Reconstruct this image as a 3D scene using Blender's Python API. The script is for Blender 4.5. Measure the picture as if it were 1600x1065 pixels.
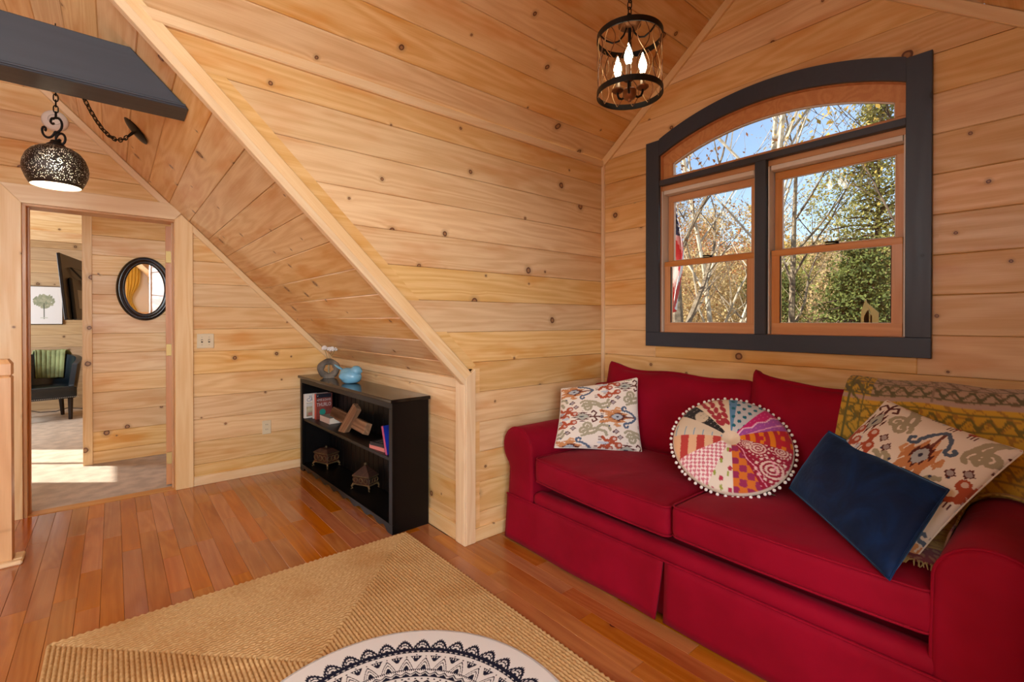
import bpy, bmesh, math, random
import numpy as np
from mathutils import Vector, Matrix
random.seed(7); RNG = np.random.default_rng(11)
for o in list(bpy.data.objects): bpy.data.objects.remove(o)
SC = bpy.context.scene
COL = SC.collection
PI = math.pi
# ------------------------------------------------------------------ camera
EYE = 1.285; FPX = 741.2; CYP = 505.46; YAW = math.radians(49.935); PIT = math.radians(.3326)
cam_d = bpy.data.cameras.new('camera'); cam = bpy.data.objects.new('camera', cam_d); COL.objects.link(cam)
cam_d.sensor_width = 36; cam_d.lens = FPX/1600*36; cam_d.shift_y = -(532.5-CYP)/1600
cam_d.clip_start = .02; cam_d.clip_end = 400
cam.location = (0, 0, EYE)
cam.rotation_euler = (PI/2-PIT, 0, math.atan2(math.sin(YAW), math.cos(YAW))-PI/2)
SC.camera = cam
_c, _s = math.cos(YAW), math.sin(YAW); _cp, _sp = math.cos(PIT), math.sin(PIT)
_M = np.array([[1,0,0],[0,_cp,-_sp],[0,_sp,_cp]]) @ np.array([[_s,-_c,0],[0,0,-1],[_c,_s,0]])
def on(x, y, ax, val):
    """world point of photo pixel (x,y) on the plane axis=val"""
    d = _M.T @ np.array([(x-800)/FPX, (y-CYP)/FPX, 1.]); o = np.array([0,0,EYE]); return o + d*(val-o[ax])/d[ax]
# ------------------------------------------------------------------ world, sun, exposure
SC.view_settings.view_transform = 'Standard'; SC.view_settings.look = 'None'
SC.view_settings.gamma = 1; SC.view_settings.use_curve_mapping = False
SC.view_settings.exposure = EXPOSURE = 0.16
W = bpy.data.worlds.new('sky'); SC.world = W; W.use_nodes = True
_n = W.node_tree.nodes; _bg = _n['Background']
_sky = _n.new('ShaderNodeTexSky'); _sky.sky_type = 'NISHITA'; _sky.sun_disc = False
_sky.sun_elevation = math.radians(38); _sky.sun_rotation = math.radians(120); _sky.air_density = 1.0; _sky.dust_density = .6; _sky.ozone_density = 2.0
W.node_tree.links.new(_sky.outputs[0], _bg.inputs[0]); _bg.inputs[1].default_value = .19
def light(name, kind, loc, power, color=(1,1,1), size=None, size_y=None, aim=None, parent=None):
    d = bpy.data.lights.new(name, kind); d.energy = power; d.color = color
    if kind == 'AREA':
        d.shape = 'RECTANGLE'; d.size = size; d.size_y = size_y or size
    elif kind == 'POINT': d.shadow_soft_size = size or .03
    elif kind == 'SUN': d.angle = math.radians(.6)
    o = bpy.data.objects.new(name, d); COL.objects.link(o); o.location = loc
    if aim is not None: o.rotation_euler = (Vector(aim)).to_track_quat('-Z', 'Y').to_euler()
    if parent: o.parent = parent
    return o
light('sun', 'SUN', (-20, 20, 30), 9.0, (1,.93,.82), aim=(.62,-.5,-.52))
# two added fill lights, back wall and opposite slope, then daylight by the bedroom window
light('fill_back', 'AREA', (-1.5, -2.93, 1.8), 170, (.82,.92,1), 2.3, 1.7, aim=(.0,1,0))
light('fill_slope', 'AREA', (-2.83, .9, 2.33), 36, (.82,.92,1), 1.3, 1.5, aim=(1,0,-1))
light('daylight_bedroom_window', 'AREA', (-2.38, 7.6, 1.6), 85, (.92,.96,1), 1.3, 1.2, aim=(1,0,0))
# ------------------------------------------------------------------ constants of the place
YC, YD, XK, XW, S = 2.2513, 4.41, 1.545, 2.7633, 2.502
ZC, KC = 2.462, .763                     # dormer ceiling: height at the cheek wall, slope
YR = 1.161; ZR = ZC + KC*(YC-YR)         # dormer ridge
YR0 = -.012; KR = (ZR-2.39)/(YR-YR0)     # right cheek wall
XRIDGE = -1.35; XL = 2*XRIDGE-XK         # main ridge and the far knee wall
YB = -3.0                                # back wall
BW = .1765                               # board width
ROWS = [2.280+BW*k for k in range(-13, 12)]
# ------------------------------------------------------------------ helpers
def lin(c):
    c = np.asarray(c, float)/255.; return np.where(c <= .04045, c/12.92, ((c+.055)/1.055)**2.4)
def L3(r, g, b): return tuple(lin((r, g, b)))+(1.,)
def link(o, parent=None):
    COL.objects.link(o)
    if parent is not None: o.parent = parent
    return o
def mesh(name, V, F, mat=None, parent=None, smooth=False, cols=None, sharp=None):
    me = bpy.data.meshes.new(name)
    V = np.asarray(V, float)
    me.from_pydata(V.tolist(), [], [tuple(int(i) for i in f) for f in F]); me.update()
    if smooth: me.polygons.foreach_set('use_smooth', [True]*len(me.polygons))
    if smooth and sharp is not None: me.set_sharp_from_angle(angle=math.radians(sharp))
    if cols is not None:
        a = me.color_attributes.new('Col', 'FLOAT_COLOR', 'POINT')
        c = np.ones((len(V), 4)); c[:, :3] = cols; a.data.foreach_set('color', c.ravel())
    if mat: me.materials.append(mat)
    return link(bpy.data.objects.new(name, me), parent)
def tag(o, label=None, cat=None, group=None, kind=None):
    for k, v in (('label', label), ('category', cat), ('group', group), ('kind', kind)):
        if v: o[k] = v
    return o
def thing(name, label, cat, loc=(0,0,0), rotz=0, group=None):
    o = bpy.data.objects.new(name, None); o.empty_display_size = .05; COL.objects.link(o)
    o.location = loc; o.rotation_euler = (0, 0, rotz); return tag(o, label, cat, group)
class B:
    """collects geometry; build() makes ONE mesh object"""
    def __init__(s): s.V = []; s.F = []; s.C = []
    def add(s, V, F, col=None):
        k = len(s.V); s.V += [tuple(map(float, v)) for v in V]; s.F += [tuple(i+k for i in f) for f in F]
        s.C += [col if col is not None else (1,1,1)]*len(V); return s
    def box(s, x0, x1, y0, y1, z0, z1, b=0.0, col=None):
        if b <= 0:
            V = [(x,y,z) for x in (x0,x1) for y in (y0,y1) for z in (z0,z1)]
            return s.add(V, [(0,1,3,2),(4,6,7,5),(0,4,5,1),(2,3,7,6),(0,2,6,4),(1,5,7,3)], col)
        b = min(b, (x1-x0)*.45, (y1-y0)*.45, (z1-z0)*.45)
        V = []; idx = {}
        for a, sx in enumerate((x0, x1)):
            for c, sy in enumerate((y0, y1)):
                for e, sz in enumerate((z0, z1)):
                    dx = b if a == 0 else -b; dy = b if c == 0 else -b; dz = b if e == 0 else -b
                    idx[(a,c,e,0)] = len(V); V.append((sx, sy+dy, sz+dz))
                    idx[(a,c,e,1)] = len(V); V.append((sx+dx, sy, sz+dz))
                    idx[(a,c,e,2)] = len(V); V.append((sx+dx, sy+dy, sz))
        F = []
        for a in (0,1): F.append([idx[(a,c,e,0)] for c,e in ((0,0),(0,1),(1,1),(1,0))][::(1 if a == 0 else -1)])
        for c in (0,1): F.append([idx[(a,c,e,1)] for a,e in ((0,0),(0,1),(1,1),(1,0))][::(-1 if c == 0 else 1)])
        for e in (0,1): F.append([idx[(a,c,e,2)] for a,c in ((0,0),(0,1),(1,1),(1,0))][::(1 if e == 0 else -1)])
        for c in (0,1):
            for e in (0,1): F.append([idx[(0,c,e,1)],idx[(1,c,e,1)],idx[(1,c,e,2)],idx[(0,c,e,2)]][::(1 if c == e else -1)])
        for a in (0,1):
            for e in (0,1): F.append([idx[(a,0,e,0)],idx[(a,1,e,0)],idx[(a,1,e,2)],idx[(a,0,e,2)]][::(-1 if a == e else 1)])
        for a in (0,1):
            for c in (0,1): F.append([idx[(a,c,0,0)],idx[(a,c,1,0)],idx[(a,c,1,1)],idx[(a,c,0,1)]][::(1 if a == c else -1)])
        for a in (0,1):
            for c in (0,1):
                for e in (0,1): F.append([idx[(a,c,e,k)] for k in range(3)][::(1 if (a+c+e) % 2 else -1)])
        return s.add(V, F, col)
    def tube(s, P, r, n=8, closed=False, cap=True, col=None, up=None):
        P = [np.asarray(p, float) for p in P]; m = len(P); R = r if hasattr(r, '__len__') else [r]*m
        V = []; F = []; prev = None
        for i in range(m):
            if closed: t = P[(i+1) % m]-P[i-1]
            else: t = P[min(i+1, m-1)]-P[max(i-1, 0)]
            t = t/(np.linalg.norm(t)+1e-12)
            if prev is None:
                a = np.array([0,0,1.]) if abs(t[2]) < .9 else np.array([1.,0,0])
                u = np.cross(t, a)
            else: u = prev-t*np.dot(prev, t)
            u /= np.linalg.norm(u)+1e-12; prev = u; v = np.cross(t, u)
            for k in range(n):
                a = 2*PI*k/n; V.append(P[i]+R[i]*(math.cos(a)*u+math.sin(a)*v))
        for i in range(m if closed else m-1):
            for k in range(n):
                j = (i+1) % m
                F.append((i*n+k, i*n+(k+1) % n, j*n+(k+1) % n, j*n+k))
        if cap and not closed: F.append(tuple(range(n-1, -1, -1))); F.append(tuple((m-1)*n+k for k in range(n)))
        return s.add(V, F, col)
    def lathe(s, prof, n=32, c=(0,0,0), col=None):
        V = []; F = []; m = len(prof)
        for k in range(n):
            a = 2*PI*k/n
            for r, z in prof: V.append((c[0]+r*math.cos(a), c[1]+r*math.sin(a), c[2]+z))
        for k in range(n):
            for i in range(m-1):
                j = (k+1) % n; F.append((k*m+i, j*m+i, j*m+i+1, k*m+i+1))
        return s.add(V, F, col)
    def ball(s, c, r, nu=12, nv=8, col=None, f=None):
        r = r if hasattr(r, '__len__') else (r, r, r)
        V = [(0,0,-1)]; F = []
        for j in range(1, nv):
            p = -PI/2+PI*j/nv
            for i in range(nu): a = 2*PI*i/nu; V.append((math.cos(p)*math.cos(a), math.cos(p)*math.sin(a), math.sin(p)))
        V.append((0,0,1)); T = len(V)-1
        for i in range(nu):
            F.append((0, 1+(i+1) % nu, 1+i)); F.append((T, T-nu+i, T-nu+(i+1) % nu))
            for j in range(nv-2): a = 1+j*nu; F.append((a+i, a+(i+1) % nu, a+nu+(i+1) % nu, a+nu+i))
        if f: V = [f(np.array(v)) for v in V]
        return s.add([(c[0]+r[0]*v[0], c[1]+r[1]*v[1], c[2]+r[2]*v[2]) for v in V], F, col)
    def prism(s, poly, w0, w1, fr=None, ch=0, col=None):
        """polygon (u,v) extruded from w0 (back) to w1 (front); fr maps (u,v,w) to xyz"""
        n = len(poly); lay = [(poly, w0), (poly, w1-ch)]
        if ch > 0: lay.append((inset(poly, ch), w1))
        V = [(p[0], p[1], w) for q, w in lay for p in q]
        if fr: V = [fr(*v) for v in V]
        F = [tuple(range(n-1, -1, -1)), tuple(range((len(lay)-1)*n, len(lay)*n))]
        for l in range(len(lay)-1):
            for i in range(n): F.append((l*n+i, l*n+(i+1) % n, (l+1)*n+(i+1) % n, (l+1)*n+i))
        return s.add(V, F, col)
    def build(s, name, mat, parent=None, smooth=False, off=None, sharp=40):
        V = np.array(s.V)
        if off is not None: V = V-np.asarray(off, float)
        return mesh(name, V, s.F, mat, parent, smooth, np.array(s.C) if any(c != (1,1,1) for c in s.C) else None, sharp)
def area2(p): return sum(p[i][0]*p[(i+1) % len(p)][1]-p[(i+1) % len(p)][0]*p[i][1] for i in range(len(p)))
def inset(poly, d):
    n = len(poly); out = []
    for i in range(n):
        a, b, c = (np.array(poly[(i+k) % n], float) for k in (-1, 0, 1))
        e1 = (b-a)/(np.linalg.norm(b-a)+1e-12); e2 = (c-b)/(np.linalg.norm(c-b)+1e-12)
        n1 = np.array([-e1[1], e1[0]]); n2 = np.array([-e2[1], e2[0]])
        k = 1+n1@n2; m = (n1+n2)/max(k, .35); out.append(tuple(b+m*d))
    return out
def clip(poly, ax, val, keep_greater):
    out = []; n = len(poly)
    for i in range(n):
        a, b = poly[i], poly[(i+1) % n]
        ia = (a[ax] >= val) == keep_greater; ib = (b[ax] >= val) == keep_greater
        if ia: out.append(a)
        if ia != ib:
            t = (val-a[ax])/(b[ax]-a[ax]); out.append((a[0]+t*(b[0]-a[0]), a[1]+t*(b[1]-a[1])))
    return out
def clean(p):
    q = []
    for a in p:
        if not q or math.hypot(a[0]-q[-1][0], a[1]-q[-1][1]) > 1e-4: q.append(a)
    if len(q) > 1 and math.hypot(q[0][0]-q[-1][0], q[0][1]-q[-1][1]) < 1e-4: q.pop()
    return q
def frame(o, u, v, n):
    o, u, v, n = (np.array(k, float) for k in (o, u, v, n)); u /= np.linalg.norm(u); v /= np.linalg.norm(v); n /= np.linalg.norm(n)
    return o, u, v, n
def fmap(fr):
    o, u, v, n = fr; return lambda a, b, w: tuple(o+u*a+v*b+n*w)
BT = .016
def boards(parent, fr, regions, rows, mat, name='board', ch=.0035, thick=BT, lift=0.0):
    """each row of every region becomes a board object, its local x running along the board"""
    o, u, v, n = fr; out = []
    for reg in regions:
        reg = list(reg)
        if area2(reg) < 0: reg = reg[::-1]
        lo = min(p[1] for p in reg); hi = max(p[1] for p in reg)
        rr = [lo]+[r for r in rows if lo+.004 < r < hi-.004]+[hi]
        for a, b in zip(rr[:-1], rr[1:]):
            p = clean(clip(clip(reg, 1, a+.0006, True), 1, b-.0006, False))
            if len(p) < 3 or abs(area2(p)) < 2e-3: continue
            cu = sum(q[0] for q in p)/len(p); cv = (a+b)/2
            p = [(q[0]-cu, q[1]-cv) for q in p]
            bb = B().prism(p, -thick, random.uniform(-.0012, .0012)+lift, None, ch)
            ob = bb.build(name, mat, parent)
            c = o+u*cu+v*cv
            ob.matrix_local = Matrix(((u[0],v[0],n[0],c[0]),(u[1],v[1],n[1],c[1]),(u[2],v[2],n[2],c[2]),(0,0,0,1)))
            out.append(ob)
    return out
def stick(name, mat, parent, fr, poly, w0, w1, ch=.002, kind=None, label=None):
    """one flat board, its object axes along the frame; origin at its middle"""
    o, u, v, n = fr
    if max(q[1] for q in poly)-min(q[1] for q in poly) > max(q[0] for q in poly)-min(q[0] for q in poly):
        u, v = v, -u; poly = [(q[1], -q[0]) for q in poly]      # grain (local x) along the longer side
    if area2(poly) < 0: poly = poly[::-1]
    cu = sum(q[0] for q in poly)/len(poly); cv = sum(q[1] for q in poly)/len(poly)
    ob = B().prism([(q[0]-cu, q[1]-cv) for q in poly], w0, w1, None, ch).build(name, mat, parent)
    c = o+u*cu+v*cv
    ob.matrix_local = Matrix(((u[0],v[0],n[0],c[0]),(u[1],v[1],n[1],c[1]),(u[2],v[2],n[2],c[2]),(0,0,0,1)))
    if kind: ob['kind'] = kind
    if label: ob['label'] = label
    return ob
def vboard(name, mat, parent, *box, b=.002):
    """upright box whose grain (local x) runs up"""
    o = B().box(*box, b); o.V = [(z, y, -x) for x, y, z in o.V]; o = o.build(name, mat, parent)
    o.matrix_local = Matrix(((0,0,-1,0),(0,1,0,0),(1,0,0,0),(0,0,0,1))); return o
def rect(a, b, c, d): return [(a, c), (b, c), (b, d), (a, d)]
# ------------------------------------------------------------------ materials
MATS = {}
class NT:
    def __init__(s, name):
        s.m = bpy.data.materials.new(name); s.m.use_nodes = True; s.t = s.m.node_tree; s.b = s.t.nodes['Principled BSDF']; MATS[name] = s.m
    def n(s, kind, **kw):
        k = s.t.nodes.new('ShaderNode'+kind)
        for a, v in kw.items(): setattr(k, a, v)
        return k
    def l(s, a, b): s.t.links.new(a, b)
    def put(s, sock, v):
        if hasattr(v, 'is_output') or hasattr(v, 'links') and not isinstance(v, (int, float, tuple)): s.l(v, sock)
        else: sock.default_value = v
    def math(s, op, a, b=None, c=None, clamp=False):
        k = s.n('Math', operation=op, use_clamp=clamp)
        for i, v in enumerate((a, b, c)):
            if v is not None: s.put(k.inputs[i], v)
        return k.outputs[0]
    def ramp(s, v, a, b, lo=0., hi=1., smooth=True):
        k = s.n('MapRange', interpolation_type='SMOOTHSTEP' if smooth else 'LINEAR', clamp=True)
        s.put(k.inputs[0], v)
        for i, x in zip((1,2,3,4), (a, b, lo, hi)): s.put(k.inputs[i], x)
        return k.outputs[0]
    def mix(s, f, a, b, blend='MIX'):
        k = s.n('Mix', data_type='RGBA', blend_type=blend); s.put(k.inputs[0], f); s.put(k.inputs[6], a); s.put(k.inputs[7], b); return k.outputs[2]
    def noise(s, vec, scale=5, detail=3, rough=.5, dist=0, dim='3D', out=0):
        k = s.n('TexNoise', noise_dimensions=dim); s.put(k.inputs['Scale'], scale); s.put(k.inputs['Detail'], detail); s.put(k.inputs['Roughness'], rough); s.put(k.inputs['Distortion'], dist)
        if vec is not None: s.l(vec, k.inputs['Vector'])
        return k.outputs[out]
    def bump(s, h, strength=.3, dist=.002):
        k = s.n('Bump'); k.inputs['Strength'].default_value = strength; k.inputs['Distance'].default_value = dist; s.l(h, k.inputs['Height']); s.l(k.outputs[0], s.b.inputs['Normal'])
    def set(s, **kw):
        for a, v in kw.items(): s.put(s.b.inputs[a.replace('_', ' ')], v)
        return s.m
def plain(name, c, rough=.5, metal=0, spec=.5, bump=None, var=0, **kw):
    t = NT(name); t.set(Base_Color=L3(*c), Roughness=rough, Metallic=metal, **kw); t.b.inputs['Specular IOR Level'].default_value = spec
    if bump or var:
        co = t.n('TexCoord').outputs['Object']
        if var:
            f = t.noise(co, 9, 4); t.l(t.mix(t.ramp(f, .3, .7), L3(*[x*(1-var) for x in c]), L3(*[min(255, x*(1+var)) for x in c])), t.b.inputs['Base Color'])
        if bump: t.bump(t.noise(co, bump[0], 4), bump[1], bump[2])
    return t.m
def wood(name, light_c, dark_c, knot=(70,38,22), patch=None, knots=1.0, rough=.4, spec=.4, grain=1.0, tint=.16, coat=0, hue=0, kscale=2.6):
    """wood with its grain along local x: growth lines, knots with rings, resin patches; each object shifts it"""
    t = NT(name); co = t.n('TexCoord').outputs['Object']; rnd = t.n('ObjectInfo').outputs['Random']
    sep = t.n('SeparateXYZ'); t.l(co, sep.inputs[0])
    x = t.math('ADD', sep.outputs[0], t.math('MULTIPLY', rnd, 61.)); y = t.math('ADD', sep.outputs[1], t.math('MULTIPLY', rnd, 23.)); z = sep.outputs[2]
    cv = t.n('CombineXYZ'); t.l(x, cv.inputs[0]); t.l(y, cv.inputs[1])
    vo = t.n('TexVoronoi', voronoi_dimensions='2D', feature='F1'); vo.inputs['Scale'].default_value = kscale; t.l(cv.outputs[0], vo.inputs['Vector'])
    d = vo.outputs['Distance']; cc = t.n('SeparateColor'); t.l(vo.outputs['Color'], cc.inputs[0])
    has = t.math('GREATER_THAN', cc.outputs[1], 1-.8*knots)
    rad = t.math('MULTIPLY_ADD', t.math('POWER', cc.outputs[0], 2.2), .044*kscale/2.6, .015*kscale/2.6)
    wob = t.math('MULTIPLY_ADD', t.noise(cv.outputs[0], 30, 2), .03, -.015)
    q = t.math('DIVIDE', t.math('ADD', d, wob), rad)          # 1 at the rim of the knot
    bend = t.math('MULTIPLY', t.math('MULTIPLY', t.ramp(q, 6, .5), has), .012)
    gv = t.n('CombineXYZ'); t.l(t.math('MULTIPLY', x, .55), gv.inputs[0]); t.l(t.math('MULTIPLY', t.math('ADD', y, bend), 6.5), gv.inputs[1]); t.l(t.math('MULTIPLY', z, 6.), gv.inputs[2])
    n1 = t.noise(gv.outputs[0], 1.0, 2, .45, .25)
    rings = t.math('MULTIPLY_ADD', t.math('SINE', t.math('MULTIPLY', n1, 62.)), .5, .5)
    fv = t.n('CombineXYZ'); t.l(t.math('MULTIPLY', x, 5.), fv.inputs[0]); t.l(t.math('MULTIPLY', y, 160.), fv.inputs[1]); t.l(t.math('MULTIPLY', z, 120.), fv.inputs[2])
    fine = t.noise(fv.outputs[0], 1., 3, .6)
    g = t.math('ADD', t.math('MULTIPLY', rings, .42*grain), t.math('MULTIPLY_ADD', fine, .75*grain, -.2*grain), clamp=True)
    base = t.mix(g, L3(*light_c), L3(*dark_c))
    if patch:
        pv = t.n('CombineXYZ'); t.l(t.math('MULTIPLY', x, 1.1), pv.inputs[0]); t.l(t.math('MULTIPLY', y, 5.), pv.inputs[1])
        pf = t.ramp(t.noise(pv.outputs[0], 1.3, 3, .6), .5, .7)
        base = t.mix(t.math('MULTIPLY', pf, .6), base, L3(*patch))
    # per-object tone
    hs = t.n('HueSaturation'); t.l(base, hs.inputs['Color'])
    t.l(t.math('MULTIPLY_ADD', rnd, tint, 1-tint*.55), hs.inputs['Value'])
    r2 = t.math('FRACT', t.math('MULTIPLY', rnd, 17.3)); t.l(t.math('MULTIPLY_ADD', r2, .22, .9), hs.inputs['Saturation'])
    t.l(t.math('MULTIPLY_ADD', t.math('FRACT', t.math('MULTIPLY', rnd, 7.7)), .005+hue, .4985-hue*.5), hs.inputs['Hue'])
    base = hs.outputs[0]
    halo = t.math('MULTIPLY', t.math('MULTIPLY', t.ramp(q, 2.6, .9), has), .45)
    base = t.mix(halo, base, L3(*[(a*.75+b*.25)*.9 for a, b in zip(dark_c, knot)]))
    inside = t.math('MULTIPLY', t.ramp(q, 1.08, .94), has)
    core = t.mix(t.ramp(q, .45, .7), L3(*[a*.55+b*.45 for a, b in zip(dark_c, knot)]), L3(*knot))
    base = t.mix(t.math('MULTIPLY', inside, .93), base, core)
    t.l(base, t.b.inputs['Base Color'])
    t.set(Roughness=t.math('MULTIPLY_ADD', g, .12, rough-.05)); t.b.inputs['Specular IOR Level'].default_value = spec
    if coat: t.b.inputs['Coat Weight'].default_value = coat; t.b.inputs['Coat Roughness'].default_value = .12
    t.bump(g, .12, .0015)
    return t.m
pine = wood('pine_boards', (242,208,156), (221,175,115), (92,48,30), (212,142,70), 1.15, .36, .42, 1.25, kscale=3.0)
trim_m = wood('pine_trim', (244,216,172), (228,188,136), (110,70,48), None, .35, .4, .4, tint=.08)
floor_m = wood('cherry_floor', (190,118,62), (158,86,40), (76,36,18), (150,76,34), .2, .2, .5, .9, .26, coat=.35, hue=.008)
fir = wood('fir_sash', (226,170,116), (206,142,88), (120,60,30), None, .0, .35, .45, 1.1, .06)
navy_paint = wood('charcoal_paint', (56,68,84), (47,58,73), (32,38,48), None, .5, .42, .45, .6, .05)
beam_paint = wood('beam_paint', (66,71,79), (57,62,70), (40,43,50), None, .5, .5, .35, .6, .05)
black_wood = plain('black_brown_lacquer', (12,9,9), .4, spec=.22, var=.12)
black_top = plain('black_brown_gloss', (16,11,10), .16, spec=.5, var=.12)
carpet_m = plain('beige_carpet', (208,192,174), .95, spec=.1, bump=(420, .9, .006), var=.06)
# ================================================================== THE SETTING
def structure(name, build, mat):
    return tag(build.build(name, mat), kind='structure')
XZ = frame((0,YC,0),(1,0,0),(0,0,1),(0,-1,0))
# --- cheek wall behind the left sofa arm
reg_cheek = [(XK,0),(XW,0),(XW,ZC),(S-ZC,ZC),(XK,S-XK)]
w_cheek = structure('wall_cheek', B().prism(reg_cheek, -.10, -BT-.001, fmap(XZ)), pine)
boards(w_cheek, XZ, [reg_cheek], ROWS, pine)
# --- knee wall behind the bookcase
KN = frame((XK,0,0),(0,-1,0),(0,0,1),(-1,0,0))
w_knee = structure('wall_knee', B().prism(rect(-YD-.1,-YC,-.05,S-XK+.05), -.10, -BT-.001, fmap(KN)), pine)
boards(w_knee, KN, [rect(-YD,-YC,0,S-XK)], ROWS, pine)
w_knee2 = structure('wall_knee_back', B().prism(rect(-YR0,-YB+.1,-.05,S-XK+.05), -.10, -BT-.001, fmap(KN)), pine)
boards(w_knee2, KN, [rect(-YR0,-YB,0,S-XK)], ROWS, pine)
# --- main roof slope over the bookcase, going up to the main ridge
r2 = math.sqrt(2)
SL = frame((XK,0,S-XK),(0,-1,0),(-1,0,1),(-1,0,-1))
sl = lambda x: (XK-x)*r2
LS = sl(XRIDGE)
xv0 = S-ZC; xvr = S-ZR; xv1 = S-2.39
reg_sl = [(-YD,0),(-YC,0),(-YC,sl(xv0)),(-YR,sl(xvr)),(-YR,LS),(-YD,LS)]
SROWS = [.134+BW*k for k in range(30)]
c_sl = structure('ceiling_slope', B().prism(reg_sl, -.10, -BT-.001, fmap(SL)), pine)
boards(c_sl, SL, [reg_sl], SROWS, pine)
reg_sr = [(-YR0,0),(-YB,0),(-YB,LS),(-YR,LS),(-YR,sl(xvr)),(-YR0,sl(xv1))]
c_sr = structure('ceiling_slope_back', B().prism(reg_sr, -.10, -BT-.001, fmap(SL)), pine)
boards(c_sr, SL, [reg_sr], SROWS, pine)
# --- the opposite roof slope and knee wall, off to the left of the view
SO = frame((XL,0,S-XK),(0,1,0),(1,0,1),(1,0,-1))
c_so = structure('ceiling_slope_opposite', B().prism(rect(YB,YD,0,LS), -.10, -BT-.001, fmap(SO)), pine)
boards(c_so, SO, [rect(YB,YD,0,LS)], SROWS, pine)
KO = frame((XL,0,0),(0,1,0),(0,0,1),(1,0,0))
w_ko = structure('wall_opposite', B().prism(rect(YB-.1,YD+.1,-.05,S-XK+.05), -.10, -BT-.001, fmap(KO)), pine)
boards(w_ko, KO, [rect(YB,YD,0,S-XK)], ROWS, pine)
# --- dormer ceiling, two planes
DL = frame((0,YC,ZC),(1,0,0),(0,-1,KC),(0,-KC,-1)); LD = (YC-YR)*math.hypot(1,KC)
reg_dl = [(xv0,0),(XW,0),(XW,LD),(xvr,LD)]
DROWS = [.155+BW*k for k in range(12)]
c_dl = structure('ceiling_dormer', B().prism(reg_dl, -.10, -BT-.001, fmap(DL)), pine)
boards(c_dl, DL, [reg_dl], DROWS, pine)
DR = frame((0,YR0,2.39),(-1,0,0),(0,1,KR),(0,KR,-1)); LR = (YR-YR0)*math.hypot(1,KR)
reg_dr = [(-XW,0),(-xv1,0),(-xvr,LR),(-XW,LR)]
c_dr = structure('ceiling_dormer_far', B().prism(reg_dr, -.10, -BT-.001, fmap(DR)), pine)
boards(c_dr, DR, [reg_dr], DROWS, pine)
# --- right cheek wall (beside the right sofa arm)
XR = frame((0,YR0,0),(-1,0,0),(0,0,1),(0,1,0))
reg_rc = [(-XW,0),(-XK,0),(-XK,S-XK),(-xv1,2.39),(-XW,2.39)]
w_rc = structure('wall_cheek_right', B().prism(reg_rc, -.10, -BT-.001, fmap(XR)), pine)
boards(w_rc, XR, [reg_rc], ROWS, pine)
# --- window wall
WW = frame((XW,0,0),(0,-1,0),(0,0,1),(-1,0,0))     # u = -y
OY0, OY1, OZ0, OZT = .499, 1.765, 1.211, 2.19        # rectangular part of the opening
AC = (1.132, .997); RI, RO = 1.509, 1.609             # arch: centre (y,z), inner and outer radius
def archz(y, r): return AC[1]+math.sqrt(r*r-(y-AC[0])**2)
RM = 1.56
oy0, oy1, oz0 = OY0-.04, OY1+.04, OZ0-.04
arch = [(-y, archz(y, RM)) for y in np.linspace(oy1, oy0, 15)]
zsp = archz(oy0, RM)
gz = lambda y: ZC+KC*(YC-y) if y > YR else 2.39+KR*(y-YR0)
reg_wl = [(-YC,0),(-oy1,0),(-oy1,zsp),(-oy1,gz(oy1)),(-YC,ZC)]
reg_wr = [(-oy0,0),(-YR0,0),(-YR0,2.39),(-oy0,gz(oy0))]
reg_wb = rect(-oy1,-oy0,0,oz0)
reg_wt = arch+[(-oy0,gz(oy0)),(-YR,ZR),(-oy1,gz(oy1))]
bk = B()
for r in (reg_wl, reg_wr, reg_wb, reg_wt): bk.prism(r if area2(r) > 0 else r[::-1], -.15, -BT-.001, fmap(WW))
w_win = structure('wall_window', bk, pine)
# full-length boards above and below, cut ones beside the opening
full_b = rect(-YC,-YR0,0,ROWS[6]); zt = ROWS[15]
full_t = clean(clip([(-YC,ZC),(-YR0,2.39),(-YR,ZR)], 1, zt, True))
boards(w_win, WW, [full_b, full_t], ROWS, pine, ch=.0035)
mid_l = clean(clip(clip(reg_wl, 1, ROWS[6], True), 1, ROWS[14], False)); mid_r = clean(clip(clip(reg_wr, 1, ROWS[6], True), 1, ROWS[14], False))
boards(w_win, WW, [mid_l, mid_r], ROWS, pine)
mid_b = rect(-oy1,-oy0,ROWS[6],oz0); boards(w_win, WW, [mid_b], ROWS, pine)
yl_t = YC-(ROWS[14]-ZC)/KC if ROWS[14] > ZC else YC     # the row that meets the arch: one board from each side
za = ROWS[14]+.0006
half = lambda r: math.sqrt(RM*RM-(za-AC[1])**2)
left = [(-YC,za)]+[(-y, archz(y, RM)) for y in np.linspace(AC[0]+half(0), AC[0], 9)]+[(-AC[0],zt-.0006),(-(YC-(zt-ZC)/KC),zt-.0006),(-YC,max(za+.001, ZC))]
right = [(-y, archz(y, RM)) for y in np.linspace(AC[0], AC[0]-half(0), 9)]+[(-(YR0+(za-2.39)/KR),za),(-(YR0+(zt-2.39)/KR),zt-.0006),(-AC[0],zt-.0006)]
for q in (left, right): stick('board', pine, w_win, WW, clean(q), -BT, 0, 0)
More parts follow.
